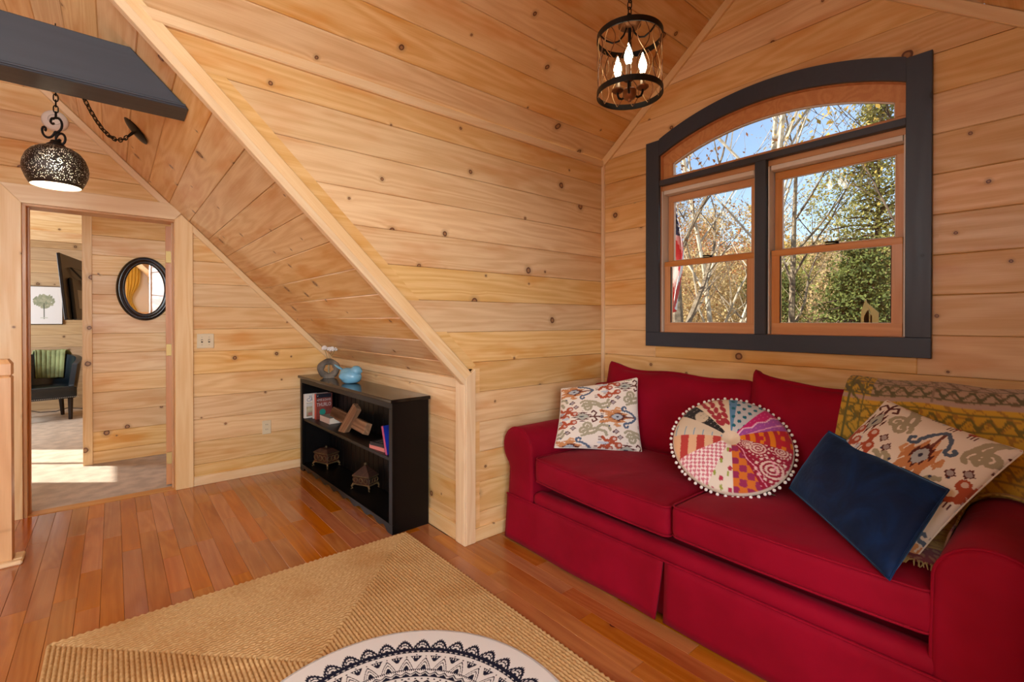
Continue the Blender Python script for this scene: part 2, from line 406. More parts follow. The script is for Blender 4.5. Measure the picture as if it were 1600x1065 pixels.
# --- door wall
DW = frame((0,YD,0),(1,0,0),(0,0,1),(0,-1,0))
DX0, DX1, DZ = -.452, .372, ROWS[12]
reg_d1 = [(DX1,0),(XK,0),(XK,S-XK),(S-DZ,DZ),(DX1,DZ)]
reg_d2 = [(XL,0),(DX0,0),(DX0,DZ),(2*XRIDGE-(S-DZ),DZ),(XL,S-XK)]
reg_d3 = [(2*XRIDGE-(S-DZ),DZ),(S-DZ,DZ),(XRIDGE,S-XRIDGE)]
bk = B()
for r in (reg_d1, reg_d2, reg_d3): bk.prism(r, -.11, -BT-.001, fmap(DW))
w_door = structure('wall_door', bk, pine)
boards(w_door, DW, [reg_d1, reg_d2, reg_d3], ROWS, pine)
# --- back wall with an opening added for the fill light
BWF = frame((0,YB,0),(-1,0,0),(0,0,1),(0,1,0))
bx0, bx1, bz0, bz1 = -2.65, -.35, .95, 2.65
g = [(-XK,0),(-XL,0),(-XL,S-XK),(-XRIDGE,S-XRIDGE),(-XK,S-XK)]
rb1 = clean(clip(g, 0, -bx1, False)); rb2 = clean(clip(g, 0, -bx0, True))
rbm = clip(clip(g, 0, -bx1, True), 0, -bx0, False); rb3 = clean(clip(rbm, 1, bz0, False)); rb4 = clean(clip(rbm, 1, bz1, True))
bk = B()
for r in (rb1, rb2, rb3, rb4): bk.prism(r if area2(r) > 0 else r[::-1], -.11, -BT-.001, fmap(BWF))
w_back = structure('wall_back', bk, pine)
boards(w_back, BWF, [rb1, rb2, rb3, rb4], ROWS, pine)
# --- roof skin outside so that no sun leaks in
roof = B()
for a in (-1, 1):
    e = XK if a > 0 else XL
# --- floor: slab and planks
FX0, FX1, FY0, FY1 = XL, XW, YB, YD
fl = structure('floor', B().box(FX0-.1, FX1+.1, FY0-.1, FY1+.10, -.15, -.013), plain('subfloor', (120,80,50), .8))
FW = .083
rest = B(); nplank = 0
nx0 = math.floor((FX0+.049)/FW)
planks = []
x = -.049+FW*nx0
while x < FX1:
    y = FY0-random.uniform(0, .9)
    while y < FY1:
        ln = random.choice((.42, .55, .7, .86, 1.05, 1.25))
        y0, y1 = max(y, FY0), min(y+ln, FY1)
        if y1-y0 > .03 and x+FW > FX0:
            if x > 1.5 and y0 > YC+.1: pass
            else: planks.append((x, x+FW, y0, y1))
        y += ln
    x += FW
vis = lambda p: (-.62 < p[0] < 1.95) and p[3] > .55 and not (p[0] > 0 and p[1] < 1.2 and p[3] < 2.3 and p[2] > 0) and not (p[1] < .3 and p[3] < 2.3)
for p in planks:
    cx, cy = (p[0]+p[1])/2, (p[2]+p[3])/2; hx, hy = (p[1]-p[0])/2-.0004, (p[3]-p[2])/2-.0005
    if vis(p):
        nplank += 1
        o = B().prism(rect(-hy, hy, -hx, hx), -.012, random.uniform(-.0003, .0003), None, .0011).build('plank', floor_m, fl)
        o.matrix_local = Matrix(((0,-1,0,cx),(1,0,0,cy),(0,0,1,0),(0,0,0,1)))
    else: rest.box(p[0]+.0004, p[1]-.0004, p[2]+.0005, p[3]-.0005, -.012, 0)
tag(rest.build('plank', floor_m, fl), kind='stuff')
print('planks', nplank)
# --- trims
def trim(n, mat, fr, poly, w0, w1, ch=.003):
    return stick('trim_%d' % n, mat, None, fr, poly, w0, w1, ch, 'structure')
# casing along the diagonal edge of the cheek wall (on its face) and under the slope
dg = frame((XK,YC,S-XK),(-1,0,1),(1,0,1),(0,-1,0))      # u up the slope, v away from the room slope
Ld = (ZC-(S-XK))*r2
t1 = trim(1, trim_m, dg, [(-.035,-.0095),(Ld+.03,-.0095),(Ld+.075,.043),(-.012,.043)], -.002, .018)
du = frame((XK,YC-.018,S-XK),(0,1,0),(-1,0,1),(-1,0,-1))
t2 = trim(2, trim_m, du, [(0,-.03),(.042,-.03),(.042,Ld+.08),(0,Ld+.08)], .0098, .040)
t3 = trim(3, trim_m, XZ, [(XK-.008,0),(XK+.058,0),(XK+.058,S-XK+.052),(XK+.03,S-XK+.03),(XK-.008,S-XK+.004)], -.002, .020)
t4 = trim(4, trim_m, KN, rect(-YC-.075,-YC+.018,0,S-XK-.012), -.002, .020)
# moulding under the dormer ceiling along the cheek wall, gable trim on the window wall, corner strip
t5 = trim(5, trim_m, XZ, [(S-ZC+.075,ZC-.052),(XW-.002,ZC-.052),(XW-.002,ZC-.004),(S-ZC+.03,ZC-.004)], -.001, .022, .006)
th = math.atan(KC)
GL = frame((XW,YC,ZC),(0,-1,KC),(0,KC,1),(-1,0,0))
t6 = trim(6, trim_m, GL, rect(.0,LD,-.052,-.002), -.001, .018)
GR = frame((XW,YR,ZR),(0,-1,-KR),(0,-KR,1),(-1,0,0))
t7 = trim(7, trim_m, GR, rect(.0,LR,-.052,-.002), -.001, .018)
t8 = trim(8, trim_m, WW, rect(-YC+.001,-YC+.026,.0,ZC-.02), -.001, .016)
# the same casing round the right cheek wall
dgr = frame((XK,YR0,S-XK),(-1,0,1),(1,0,1),(0,1,0)); Ldr = (2.39-(S-XK))*r2
trim(15, trim_m, dgr, [(-.035,-.0095),(Ldr+.03,-.0095),(Ldr+.075,.043),(-.012,.043)], -.002, .018)
trim(16, trim_m, frame((XK,YR0+.018,S-XK),(0,-1,0),(-1,0,1),(-1,0,-1)), rect(0,.042,-.03,Ldr+.06), .0098, .040)
trim(17, trim_m, XR, [(-XK+.008,0),(-XK-.058,0),(-XK-.058,S-XK+.052),(-XK-.03,S-XK+.03),(-XK+.008,S-XK+.004)], -.002, .020)
trim(18, trim_m, KN, rect(-YR0-.018,-YR0+.075,0,S-XK-.012), -.002, .020)
# valley strips between the dormer ceiling and the main slope
for k, (ye, xe, ze) in enumerate(((YC, xv0, ZC), (YR0, xv1, 2.39))):
    p0 = np.array((xe, ye, ze)); p1 = np.array((xvr, YR, ZR)); u = (p1-p0)/np.linalg.norm(p1-p0)
    nn = np.array((-.35, -.35 if k == 0 else .35, -1.)); nn -= u*(nn@u); nn /= np.linalg.norm(nn); vv = np.cross(nn, u)
    trim(9+k, trim_m, (p0, u, vv, nn), rect(.05, np.linalg.norm(p1-p0), -.022, .022), -.01, .018)
# moulding on top of the knee wall, strip along the door wall's slope
t11 = trim(11, trim_m, KN, rect(-YD+.012,-YC-.072,S-XK-.062,S-XK-.004), -.001, .018, .004)
KD = frame((XK,YD,S-XK),(-1,0,1),(-1,0,-1),(0,-1,0))
t12 = trim(12, trim_m, (KD[0], KD[1], KD[2], KD[3]), [(0,.002),(sl(.47),.002),(sl(.47),.045),(0,.045)][::-1], -.001, .018, .004)
t13 = trim(13, trim_m, KD, [(sl(.33),.002),(sl(-1.2),.002),(sl(-1.2),.045),(sl(.33),.045)][::-1], -.001, .018, .004)
t14 = trim(14, trim_m, KN, rect(-YD+.001,-YD+.022,.0,S-XK-.055), -.001, .018)
# baseboards
tag(stick('baseboard_cheek', trim_m, None, XZ, rect(XK+.058,XW-.02,0,.075), -.001, .014, .003), kind='structure')
tag(stick('baseboard_door', trim_m, None, DW, rect(.475,XK-.02,0,.072), -.001, .014, .003), kind='structure')
tag(stick('baseboard_knee', trim_m, None, KN, rect(-YD+.02,-YC-.075,0,.095), -.001, .014, .003), kind='structure')
# --- door casing, jamb, open door with hinges
d1 = tag(B().build('door_1', None) if False else bpy.data.objects.new('door_1', None), kind='structure'); COL.objects.link(d1)
stick('casing', trim_m, d1, DW, [(DX1-.012,0),(.474,0),(.474,S-.474-.006),(.402,DZ-.008),(.36,DZ-.05),(DX1-.012,2.045)], -.001, .020)
stick('casing', trim_m, d1, DW, [(-.552,0),(-.452,0),(-.452,2.05),(-.552,2.168)], -.001, .020)
stick('casing', trim_m, d1, DW, [(-.552,2.168),(-.452,2.05),(DX1-.014,2.05),(DX1+.03,2.105),(S-2.168-.004,2.168)], -.001, .020)
jb = wood('fir_jamb', (214,164,112), (190,134,84), (110,60,34), None, 0, .35, .45, 1, .05)
for a, b in ((-.452,-.432),(.356,.372)): 
    stick('jamb', jb, d1, frame((0,YD,0),(0,1,0),(0,0,1),(1,0,0)), rect(-.002,.15,0,2.035), a, b)
stick('jamb_head', jb, d1, frame((0,YD,0),(1,0,0),(0,1,0),(0,0,-1)), [(-.452,-.002),(.372,-.002),(.372,.15),(-.452,.15)], -2.06, -2.035)
for a, b in ((-.432,-.42),(.344,.356)): stick('door_stop', jb, d1, frame((0,YD+.05,0),(0,1,0),(0,0,1),(1,0,0)), rect(0,.03,0,2.035), a, b)
ang = math.radians(97)
leaf = thing('bedroom_door', 'pine bedroom door swung open into the carpeted bedroom, hinged edge towards the hall', 'door', (.352, YD+.13, 0), PI-ang)
# local x along the closed leaf from its hinge, y its thickness
sd = wood('door_pine', (214,156,100), (190,124,70), (90,50,30), None, .3, .4, .4)
for i, (z0, z1) in enumerate(zip(np.linspace(.012,2.02,9)[:-1], np.linspace(.012,2.02,9)[1:])):
    B().box(.09, .68, .006, .034, z0+.001, z1-.001, .003).build('panel_board', sd, leaf)
vboard('hinge_stile', sd, leaf, 0, .09, 0, .04, .012, 2.02); vboard('lock_stile', sd, leaf, .68, .77, 0, .04, .012, 2.02)
brass = plain('brass', (190,164,104), .5, .6)
for z in (.22, 1.06, 1.78):
    hg = B().box(-.012, -.0005, .004, .036, z-.045, z+.045, .001).build('hinge', brass, leaf)
    hk = B(); hk.tube([(-.006,-.008,z-.047),(-.006,-.008,z+.047)], .006, 10); hk.box(-.014,-.012,-.004,.036,z-.044,z+.044)
    hk.build('hinge_knuckle', brass, hg)
# --- the carpeted bedroom beyond the door
YP, YF = 5.66, 9.42
structure('floor_bedroom', B().box(-2.5, 3.0, YD+.10, YF+.2, -.15, .002), carpet_m)
B().box(-.452, .372, YD-.0, YD+.105, -.012, .003, .002).build('threshold', jb, d1)
PW = frame((0,YP,0),(1,0,0),(0,0,1),(0,-1,0))
w_p = structure('wall_partition', B().box(-.19, 3.0, YP+BT+.001, YP+.12, 0, 3.3), pine)
boards(w_p, PW, [rect(-.19,1.3,0.0,2.6)], [r-.05 for r in ROWS], pine)
stick('trim_20', trim_m, None, PW, rect(-.206,-.142,0,2.6), -.001, .02, .003, 'structure')
stick('trim_21', trim_m, None, frame((-.19,YP,0),(0,-1,0),(0,0,1),(-1,0,0)), rect(-.12,.019,0,2.6), .0, .018, .003, 'structure')
FWF = frame((0,YF,0),(1,0,0),(0,0,1),(0,-1,0))
w_f = structure('wall_bedroom', B().box(-2.6, 3.0, YF+BT+.001, YF+.15, 0, 3.5), pine)
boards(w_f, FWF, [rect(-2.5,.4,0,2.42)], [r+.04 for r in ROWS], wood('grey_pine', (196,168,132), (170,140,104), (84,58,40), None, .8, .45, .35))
CB = frame((0,YF,2.42),(-1,0,0),(0,-1,1),(0,-1,-1))
c_b = structure('ceiling_bedroom', B().prism(rect(-3.0,2.6,0,1.3), -.1, -BT-.001, fmap(CB)).box(-2.6,3.0,YD+.05,YF-.85,3.3,3.4), pine)
boards(c_b, CB, [rect(-.4,2.5,0,1.25)], [BW*k for k in range(1,8)], pine)
# left wall of the bedroom with its window opening, right wall
LW = frame((-2.5,0,0),(0,1,0),(0,0,1),(1,0,0))
bk = B()
for r in (rect(YD,6.9,0,3.5), rect(8.3,YF+.1,0,3.5), rect(6.9,8.3,0,1.0), rect(6.9,8.3,2.2,3.5)): bk.prism(r, -.12, 0, fmap(LW))
structure('wall_bedroom_left', bk, pine)
structure('wall_bedroom_right', B().box(3.0,3.1,YD,YF,0,3.5), pine)
wb = tag(bpy.data.objects.new('window_3', None), kind='structure'); COL.objects.link(wb)
for r in (rect(6.86,6.93,.96,2.24), rect(8.27,8.34,.96,2.24), rect(6.93,8.27,.96,1.03), rect(6.93,8.27,2.17,2.24), rect(7.57,7.63,1.03,2.17)):
    stick('casing', trim_m, wb, LW, r, 0, .02)
# --- collar beam
bm_ = B(); y0, y1, zb, ztp = 2.572, 2.742, 2.236, 2.44
for y in (y0,): pass
pol = [(S-zb-.003, zb), (S-ztp-.003, ztp), (2*XRIDGE-S+ztp, ztp), (2*XRIDGE-S+zb, zb)]
beam = B().prism(pol, -(y1-y0), 0, fmap(frame((0,y0,0),(1,0,0),(0,0,1),(0,-1,0))), .004)
beam = tag(beam.build('collar_beam', beam_paint), 'dark charcoal painted ceiling beam cut to the slope, above the hall', 'beam')
bd = B().tube([(2*XRIDGE-S+zb+.02,y0-.001,zb+.012),(S-zb-.014,y0-.001,zb+.012)], .006, 8).build('edge_bead', beam_paint, beam, True)
# ================================================================== THE DORMER WINDOW
win = tag(bpy.data.objects.new('window_1', None), kind='structure'); COL.objects.link(win)
glass = NT('window_glass')
_g = glass.n('BsdfGlossy'); _g.inputs['Roughness'].default_value = .01; _t = glass.n('BsdfTransparent'); _t.inputs[0].default_value = (.97,.98,.97,1)
_fr = glass.n('Fresnel'); _fr.inputs[0].default_value = 1.45; _mx = glass.n('MixShader'); glass.l(_fr.outputs[0], _mx.inputs[0]); glass.l(_t.outputs[0], _mx.inputs[1]); glass.l(_g.outputs[0], _mx.inputs[2]); glass.l(_mx.outputs[0], glass.t.nodes['Material Output'].inputs[0])
glass = glass.m
liner_m = plain('grey_vinyl_liner', (236,233,226), .5)
dark_m = plain('gasket_dark', (40,40,44), .6)
def wstick(name, mat, parent, y0, y1, z0, z1, w0, w1, ch=.002): return stick(name, mat, parent, WW, rect(-y1,-y0,z0,z1), w0, w1, ch)
def arc_poly(r0, r1, ya, yb, n=22):
    return [(-y, archz(y, r0)) for y in np.linspace(yb, ya, n)]+[(-y, archz(y, r1)) for y in np.linspace(ya, yb, n)]
def arc_part(name, mat, parent, r0, r1, ya, yb, w0, w1, n=22):
    b = B(); ys = np.linspace(yb, ya, n); f = fmap(WW); V = []; F = []
    for y in ys:
        for r, w in ((r0,w0),(r0,w1),(r1,w1),(r1,w0)): V.append(f(-y, archz(y, r), w))
    for i in range(n-1):
        for k in range(4): F.append((i*4+k, (i+1)*4+k, (i+1)*4+(k+1) % 4, i*4+(k+1) % 4))
    F += [(3,2,1,0), tuple(4*(n-1)+k for k in range(4))]
    return b.add(V, F).build(name, mat, parent)
# charcoal casing boards on the wall
wstick('casing', navy_paint, win, OY1, 1.864, 1.211, 2.470, 0, .022)
wstick('casing', navy_paint, win, .408, OY0, 1.211, 2.470, 0, .022)
wstick('casing', navy_paint, win, .408, 1.864, 1.120, 1.2105, 0, .022)
wstick('casing', navy_paint, win, OY0, OY1, 2.171, 2.205, -.02, .016)
wstick('casing', navy_paint, win, 1.101, 1.160, 1.211, 2.171, -.02, .016)
arc_part('casing', navy_paint, win, RI, RO, OY0, AC[0], 0, .020); arc_part('casing', navy_paint, win, RI, RO, AC[0], OY1, 0, .020)
# lining of the opening
for y0, y1 in ((OY1, OY1+.04), (OY0-.04, OY0)): wstick('jamb', fir, win, y0, y1, OZ0-.02, archz(OY0, RI)+.03, -.15, -.001)
wstick('jamb', fir, win, OY0-.03, OY1+.03, OZ0-.04, OZ0, -.15, -.001)
arc_part('jamb', fir, win, RI, RI+.04, OY0, OY1, -.15, -.001)
wstick('jamb', fir, win, OY0, OY1, 2.14, 2.22, -.15, -.021)
wstick('jamb', fir, win, 1.101, 1.160, 1.211, 2.15, -.15, -.021)
def sash(name, y0, y1, z0, z1, w, st, rb, rt, lock=False):
    """four members round a pane; w = depth of its face behind the wall face"""
    s = bpy.data.objects.new(name, None); COL.objects.link(s); s.parent = win
    for a, b in ((y0, y0+st), (y1-st, y1)): wstick('stile', fir, s, a, b, z0, z1, -w-.03, -w)
    wstick('rail', fir, s, y0, y1, z0, z0+rb, -w-.03, -w+.001); wstick('rail', fir, s, y0, y1, z1-rt, z1, -w-.03, -w+.001)
    wstick('pane', glass, s, y0+st-.004, y1-st+.004, z0+rb-.004, z1-rt+.004, -w-.018, -w-.014, 0)
    for a, b in ((y0+st, y0+st+.004), (y1-st-.004, y1-st)): wstick('glazing_bead', dark_m if w < .04 else liner_m, s, a, b, z0+rb, z1-rt, -w-.012, -w-.006, 0)
    for a, b in ((z0+rb, z0+rb+.003), (z1-rt-.003, z1-rt)): wstick('glazing_bead', liner_m, s, y0+st, y1-st, a, b, -w-.012, -w-.006, 0)
    return s
for y0, y1 in ((1.160, OY1), (OY0, 1.101)):
    # pale vinyl liner inside the jambs
    for a, b in ((y0, y0+.014), (y1-.014, y1)): wstick('liner', liner_m, win, a+.003, b-.003, OZ0+.003, 2.136, -.11, -.006)
    wstick('liner', liner_m, win, y0+.016, y1-.016, 2.112, 2.138, -.11, -.012)
    sash('upper_sash', y0+.016, y1-.016, 1.652, 2.110, .068, .036, .03, .042)
    lo = sash('lower_sash', y0+.016, y1-.016, OZ0+.001, 1.672, .022, .042, .062, .032)
    cy = (y0+y1)/2; lk = B().box(XW+.03, XW+.055, cy-.03, cy+.03, 1.671, 1.679, .003)
    lk.tube([(XW+.042, cy-.028, 1.683), (XW+.036, cy, 1.687), (XW+.04, cy+.03, 1.688)], .005, 6)
    lk.build('sash_lock', plain('lock_bronze', (38,34,32), .4, .6), lo)
# arched light
ar = bpy.data.objects.new('arched_sash', None); COL.objects.link(ar); ar.parent = win
RG = 1.432; gy0, gy1 = .548, 1.698
arc_part('arch_member', fir, ar, RG, RI-.001, OY0+.001, OY1-.001, -.075, -.03)
wstick('rail', fir, ar, OY0+.001, OY1-.001, 2.2055, 2.232, -.075, -.03)
for a, b in ((OY0+.001, gy0), (gy1, OY1-.001)): stick('stile', fir, ar, WW, [(-b,2.232),(-a,2.232),(-a,archz(a,RG)+.01),(-b,archz(b,RG)+.01)], -.074, -.0305)
gp = [(-y, archz(y, RG+.004)) for y in np.linspace(gy0-.004, gy1+.004, 24)]
stick('pane', glass, ar, WW, [(-gy1-.004, 2.228), (-gy0+.004, 2.228)]+gp, -.056, -.052, 0)
arc_part('glazing_bead', liner_m, ar, RG-.006, RG, gy0, gy1, -.05, -.04)
wstick('glazing_bead', liner_m, ar, gy0, gy0+.005, 2.232, archz(gy0, RG), -.05, -.04, 0); wstick('glazing_bead', liner_m, ar, gy1-.005, gy1, 2.232, archz(gy1, RG), -.05, -.04, 0)
# large back-wall window added for fill; the curtained one shows in the mirror
w2 = tag(bpy.data.objects.new('fill_window', None), kind='structure'); COL.objects.link(w2)
for r in (rect(-bx1-.08,-bx1,bz0-.08,bz1+.08), rect(-bx0,-bx0+.08,bz0-.08,bz1+.08), rect(-bx1,-bx0,bz0-.08,bz0), rect(-bx1,-bx0,bz1,bz1+.08), rect(-(bx0+bx1)/2-.04,-(bx0+bx1)/2+.04,bz0,bz1)):
    stick('casing', trim_m, w2, BWF, r, 0, .02)
yel = plain('yellow_curtain_cloth', (222,190,92), .9, spec=.1); wht = plain('white_sheer_cloth', (236,232,224), .9, spec=.1)
def curtain(x0, x1, z0, z1, y, mat, name, lab, tie=None):
    nu, nv = 40, 14; V = []; F = []
    for j in range(nv):
        t = j/(nv-1); z = z0+(z1-z0)*t
        k = 1 if tie is None else 1-.6*math.exp(-((t-.35)/.22)**2)
        for i in range(nu):
            s = i/(nu-1); xx = x0+(x1-x0)*(s*k if tie != 'r' else 1-(1-s)*k); V.append((xx, y+.025*math.sin(s*26), z))
    F = [(j*nu+i, j*nu+i+1, (j+1)*nu+i+1, (j+1)*nu+i) for j in range(nv-1) for i in range(nu-1)]
    o = mesh(name, V, F, mat, None, True); m = o.modifiers.new('thickness', 'SOLIDIFY'); m.thickness = .004
    return tag(o, lab, 'curtain')
w4 = tag(bpy.data.objects.new('window_4', None), kind='structure'); COL.objects.link(w4)
for r in (rect(-.92,-.86,.95,2.06), rect(-.28,-.22,.95,2.06), rect(-.86,-.28,.95,1.01), rect(-.86,-.28,2.0,2.06)): stick('casing', trim_m, w4, BWF, r, 0, .02)
stick('pane', plain('blind_white', (236,236,232), .6), w4, BWF, rect(-.86,-.28,1.01,2.0), .001, .008, 0)
curtain(.24, .50, .9, 2.08, YB+.07, yel, 'curtain', 'yellow tied-back curtain on the left of the mirrored window', 'l')
curtain(.64, .90, .9, 2.08, YB+.07, yel, 'curtain', 'yellow tied-back curtain on the right of the mirrored window', 'r')
tag(B().tube([(.18,YB+.07,2.10),(.96,YB+.07,2.10)], .012, 8).build('curtain_rod', trim_m, None, True), 'pale rod over the yellow curtains, seen in the oval mirror', 'curtain rod')
fill_w = tag(bpy.data.objects.new('fill_frame', None), kind='structure'); COL.objects.link(fill_w)  # frame added round the fill light; the slope behind has no opening
sv0 = (-2.83-XL)*r2
for r in (rect(.08,.16,sv0-.73,sv0+.73), rect(1.64,1.72,sv0-.73,sv0+.73), rect(.16,1.64,sv0-.73,sv0-.65), rect(.16,1.64,sv0+.65,sv0+.73)): stick('casing', trim_m, fill_w, SO, r, 0, .03)
# ================================================================== SOFA
red = NT('red_upholstery'); co = red.n('TexCoord').outputs['Object']
nz = red.noise(co, 3.2, 3, .55); tw = red.n('TexWave', wave_type='BANDS', bands_direction='DIAGONAL'); tw.inputs['Scale'].default_value = 260; red.l(co, tw.inputs[0])
red.l(red.mix(red.ramp(nz, .3, .72), L3(130,2,28), L3(148,5,38)), red.b.inputs['Base Color'])
red.set(Roughness=.72); red.b.inputs['Specular IOR Level'].default_value = .12
red.b.inputs['Sheen Weight'].default_value = .07; red.b.inputs['Sheen Roughness'].default_value = .45; red.b.inputs['Sheen Tint'].default_value = (1,.35,.4,1)
b1 = red.n('Bump'); b1.inputs['Strength'].default_value = .1; b1.inputs['Distance'].default_value = .001; red.l(tw.outputs[0], b1.inputs['Height'])
b2 = red.n('Bump'); b2.inputs['Strength'].default_value = .35; b2.inputs['Distance'].default_value = .02; red.l(red.noise(co, 5, 2, .5, .6), b2.inputs['Height']); red.l(b1.outputs[0], b2.inputs['Normal']); red.l(b2.outputs[0], red.b.inputs['Normal'])
red = red.m
def roundbox(c, dim, r, n=(16,16,10), deform=None, axes=None):
    """box with rounded edges; deform(q, p): q in [-1,1]^3, p local; axes: 3x3 rows = local x,y,z in world"""
    h = np.array(dim)/2.; P = []; F = []; key = {}
    def lin1(k): 
        a = np.linspace(-1, 1, k+1); return np.sign(a)*(1-(1-np.abs(a))**1.35)
    g = [lin1(k) for k in n]
    def vid(i, j, k):
        t = (i, j, k)
        if t not in key: key[t] = len(P); P.append((g[0][i], g[1][j], g[2][k]))
        return key[t]
    nx, ny, nz_ = n
    for i in range(nx):
        for j in range(ny):
            F.append((vid(i,j,0), vid(i,j+1,0), vid(i+1,j+1,0), vid(i+1,j,0))); F.append((vid(i,j,nz_), vid(i+1,j,nz_), vid(i+1,j+1,nz_), vid(i,j+1,nz_)))
    for i in range(nx):
        for k in range(nz_):
            F.append((vid(i,0,k), vid(i+1,0,k), vid(i+1,0,k+1), vid(i,0,k+1))); F.append((vid(i,ny,k), vid(i,ny,k+1), vid(i+1,ny,k+1), vid(i+1,ny,k)))
    for j in range(ny):
        for k in range(nz_):
            F.append((vid(0,j,k), vid(0,j,k+1), vid(0,j+1,k+1), vid(0,j+1,k))); F.append((vid(nx,j,k), vid(nx,j+1,k), vid(nx,j+1,k+1), vid(nx,j,k+1)))
    Q = np.array(P); p = Q*h; inn = np.clip(p, -(h-r), h-r); d = p-inn; L = np.linalg.norm(d, axis=1, keepdims=True); p = inn+d/np.maximum(L, 1e-9)*r
    if deform is not None: p = deform(Q, p)
    if axes is not None: p = p @ np.array(axes, float)
    return p+np.array(c), F
SO0 = np.array((2.28, 1.115, 0.))
sofa = thing('sofa', 'long red slipcovered two-seat sofa with rolled arms and pleated skirt under the arched window', 'sofa', SO0)
def spart(name, V, F, parent=None, smooth=True, sharp=50): return mesh(name, np.asarray(V)-SO0, F, red, parent or sofa, smooth, None, sharp)
# base and front rail
V, F = roundbox((2.28, 1.10, .165), (.88, 1.74, .28), .035, (12, 24, 8)); base = spart('base', V, F)
V, F = roundbox((2.63, 1.115, .50), (.22, 2.12, .72), .06, (8, 24, 12)); spart('back_frame', V, F)
# arms: scroll outline in (y,z), swept back in x
def arm_outline(cy, sg):
    P = [(cy+sg*-.128, .262), (cy+sg*-.128, .34), (cy+sg*-.127, .42), (cy+sg*-.1255, .48)]
    for a in np.linspace(172, -52, 26): P.append((cy+sg*.125*math.cos(math.radians(a)), .545+.122*math.sin(math.radians(a))))
    P += [(cy+sg*.068, .42), (cy+sg*.070, .36), (cy+sg*.078, .262)]
    return np.array(P)
for cy, sg in ((2.088, 1), (.140, -1)):
    O = arm_outline(cy, sg); cen = np.array([cy, .5]); V = []; F = []; n = len(O)
    xs = [(1.792,.80,.0),(1.795,.90,0),(1.801,.955,0),(1.812,.985,0),(1.83,1,0),(2.1,1.0,0),(2.35,1,0),(2.6,1,0),(2.735,1,0)]
    for x, k, _ in xs:
        ins = (1-k)*.1
        for i in range(n):
            a = O[i-1] if i else O[0]; c = O[(i+1) % n] if i < n-1 else O[-1]; t = c-a; nrm = np.array([-t[1], t[0]])*sg; nrm /= np.linalg.norm(nrm)+1e-9
            q = O[i]+nrm*ins*(1 if nrm@(cen-O[i]) > 0 else -1)
            V.append((x+.01*(q[1] > .60)*0, q[0], q[1]))
    m = len(xs)
    for j in range(m-1):
        for i in range(n): F.append((j*n+i, j*n+(i+1) % n, (j+1)*n+(i+1) % n, (j+1)*n+i)[::sg])
    F.append(tuple(range(n))[::-sg]); F.append(tuple((m-1)*n+i for i in range(n))[::sg])
    arm = spart('arm', V, F)
    pp = [(1.803, q[0], q[1]) for q in (O*.985+cen*.015)]
    b = B().tube(pp, .0048, 8); b.build('piping', red, arm, True, off=SO0)
# skirt: two front panels with a kick pleat, a side panel at each end
def sheet(name, fn, nu, nv, th=.008, parent=None):
    V = [fn(i/(nu-1), j/(nv-1)) for j in range(nv) for i in range(nu)]
    F = [(j*nu+i, j*nu+i+1, (j+1)*nu+i+1, (j+1)*nu+i) for j in range(nv-1) for i in range(nu-1)]
    o = spart(name, V, F, parent, True, None); md = o.modifiers.new('thickness', 'SOLIDIFY'); md.thickness = th; md.offset = 0; return o
def front_skirt(ya, yb, ea, eb):
    def f(s, t):
        z = .014+t*.252; fl = (1-t)
        y = (ya+fl*ea)+((yb+fl*eb)-(ya+fl*ea))*s
        x = 1.789-.016*fl**1.5+.004*fl*math.sin(s*9+ya*3)-(.012*fl*math.exp(-((1-s)*9)**2))
        return (x, y, z-.006*fl*math.sin(s*PI))
    return f
sheet('skirt_panel', front_skirt(2.166, 1.127, .006, .022), 40, 8); sheet('skirt_panel', front_skirt(1.119, .07, -.004, -.005), 40, 8)
sheet('pleat_insert', lambda s, t: (1.815, 1.02+.2*s, .02+t*.246), 8, 4)
sheet('skirt_panel', lambda s, t: (1.79+.94*s, 2.166+.006*(1-t), .014+t*.252), 20, 6); sheet('skirt_panel', lambda s, t: (1.79+.94*s, .066-.006*(1-t), .014+t*.252), 20, 6)
b = B(); b.tube([(1.786, 2.168, .267), (1.785, 1.6, .267), (1.785, 1.123, .267), (1.785, .6, .267), (1.786, .066, .267)], .005, 8); b.build('piping', red, sofa, True, off=SO0)
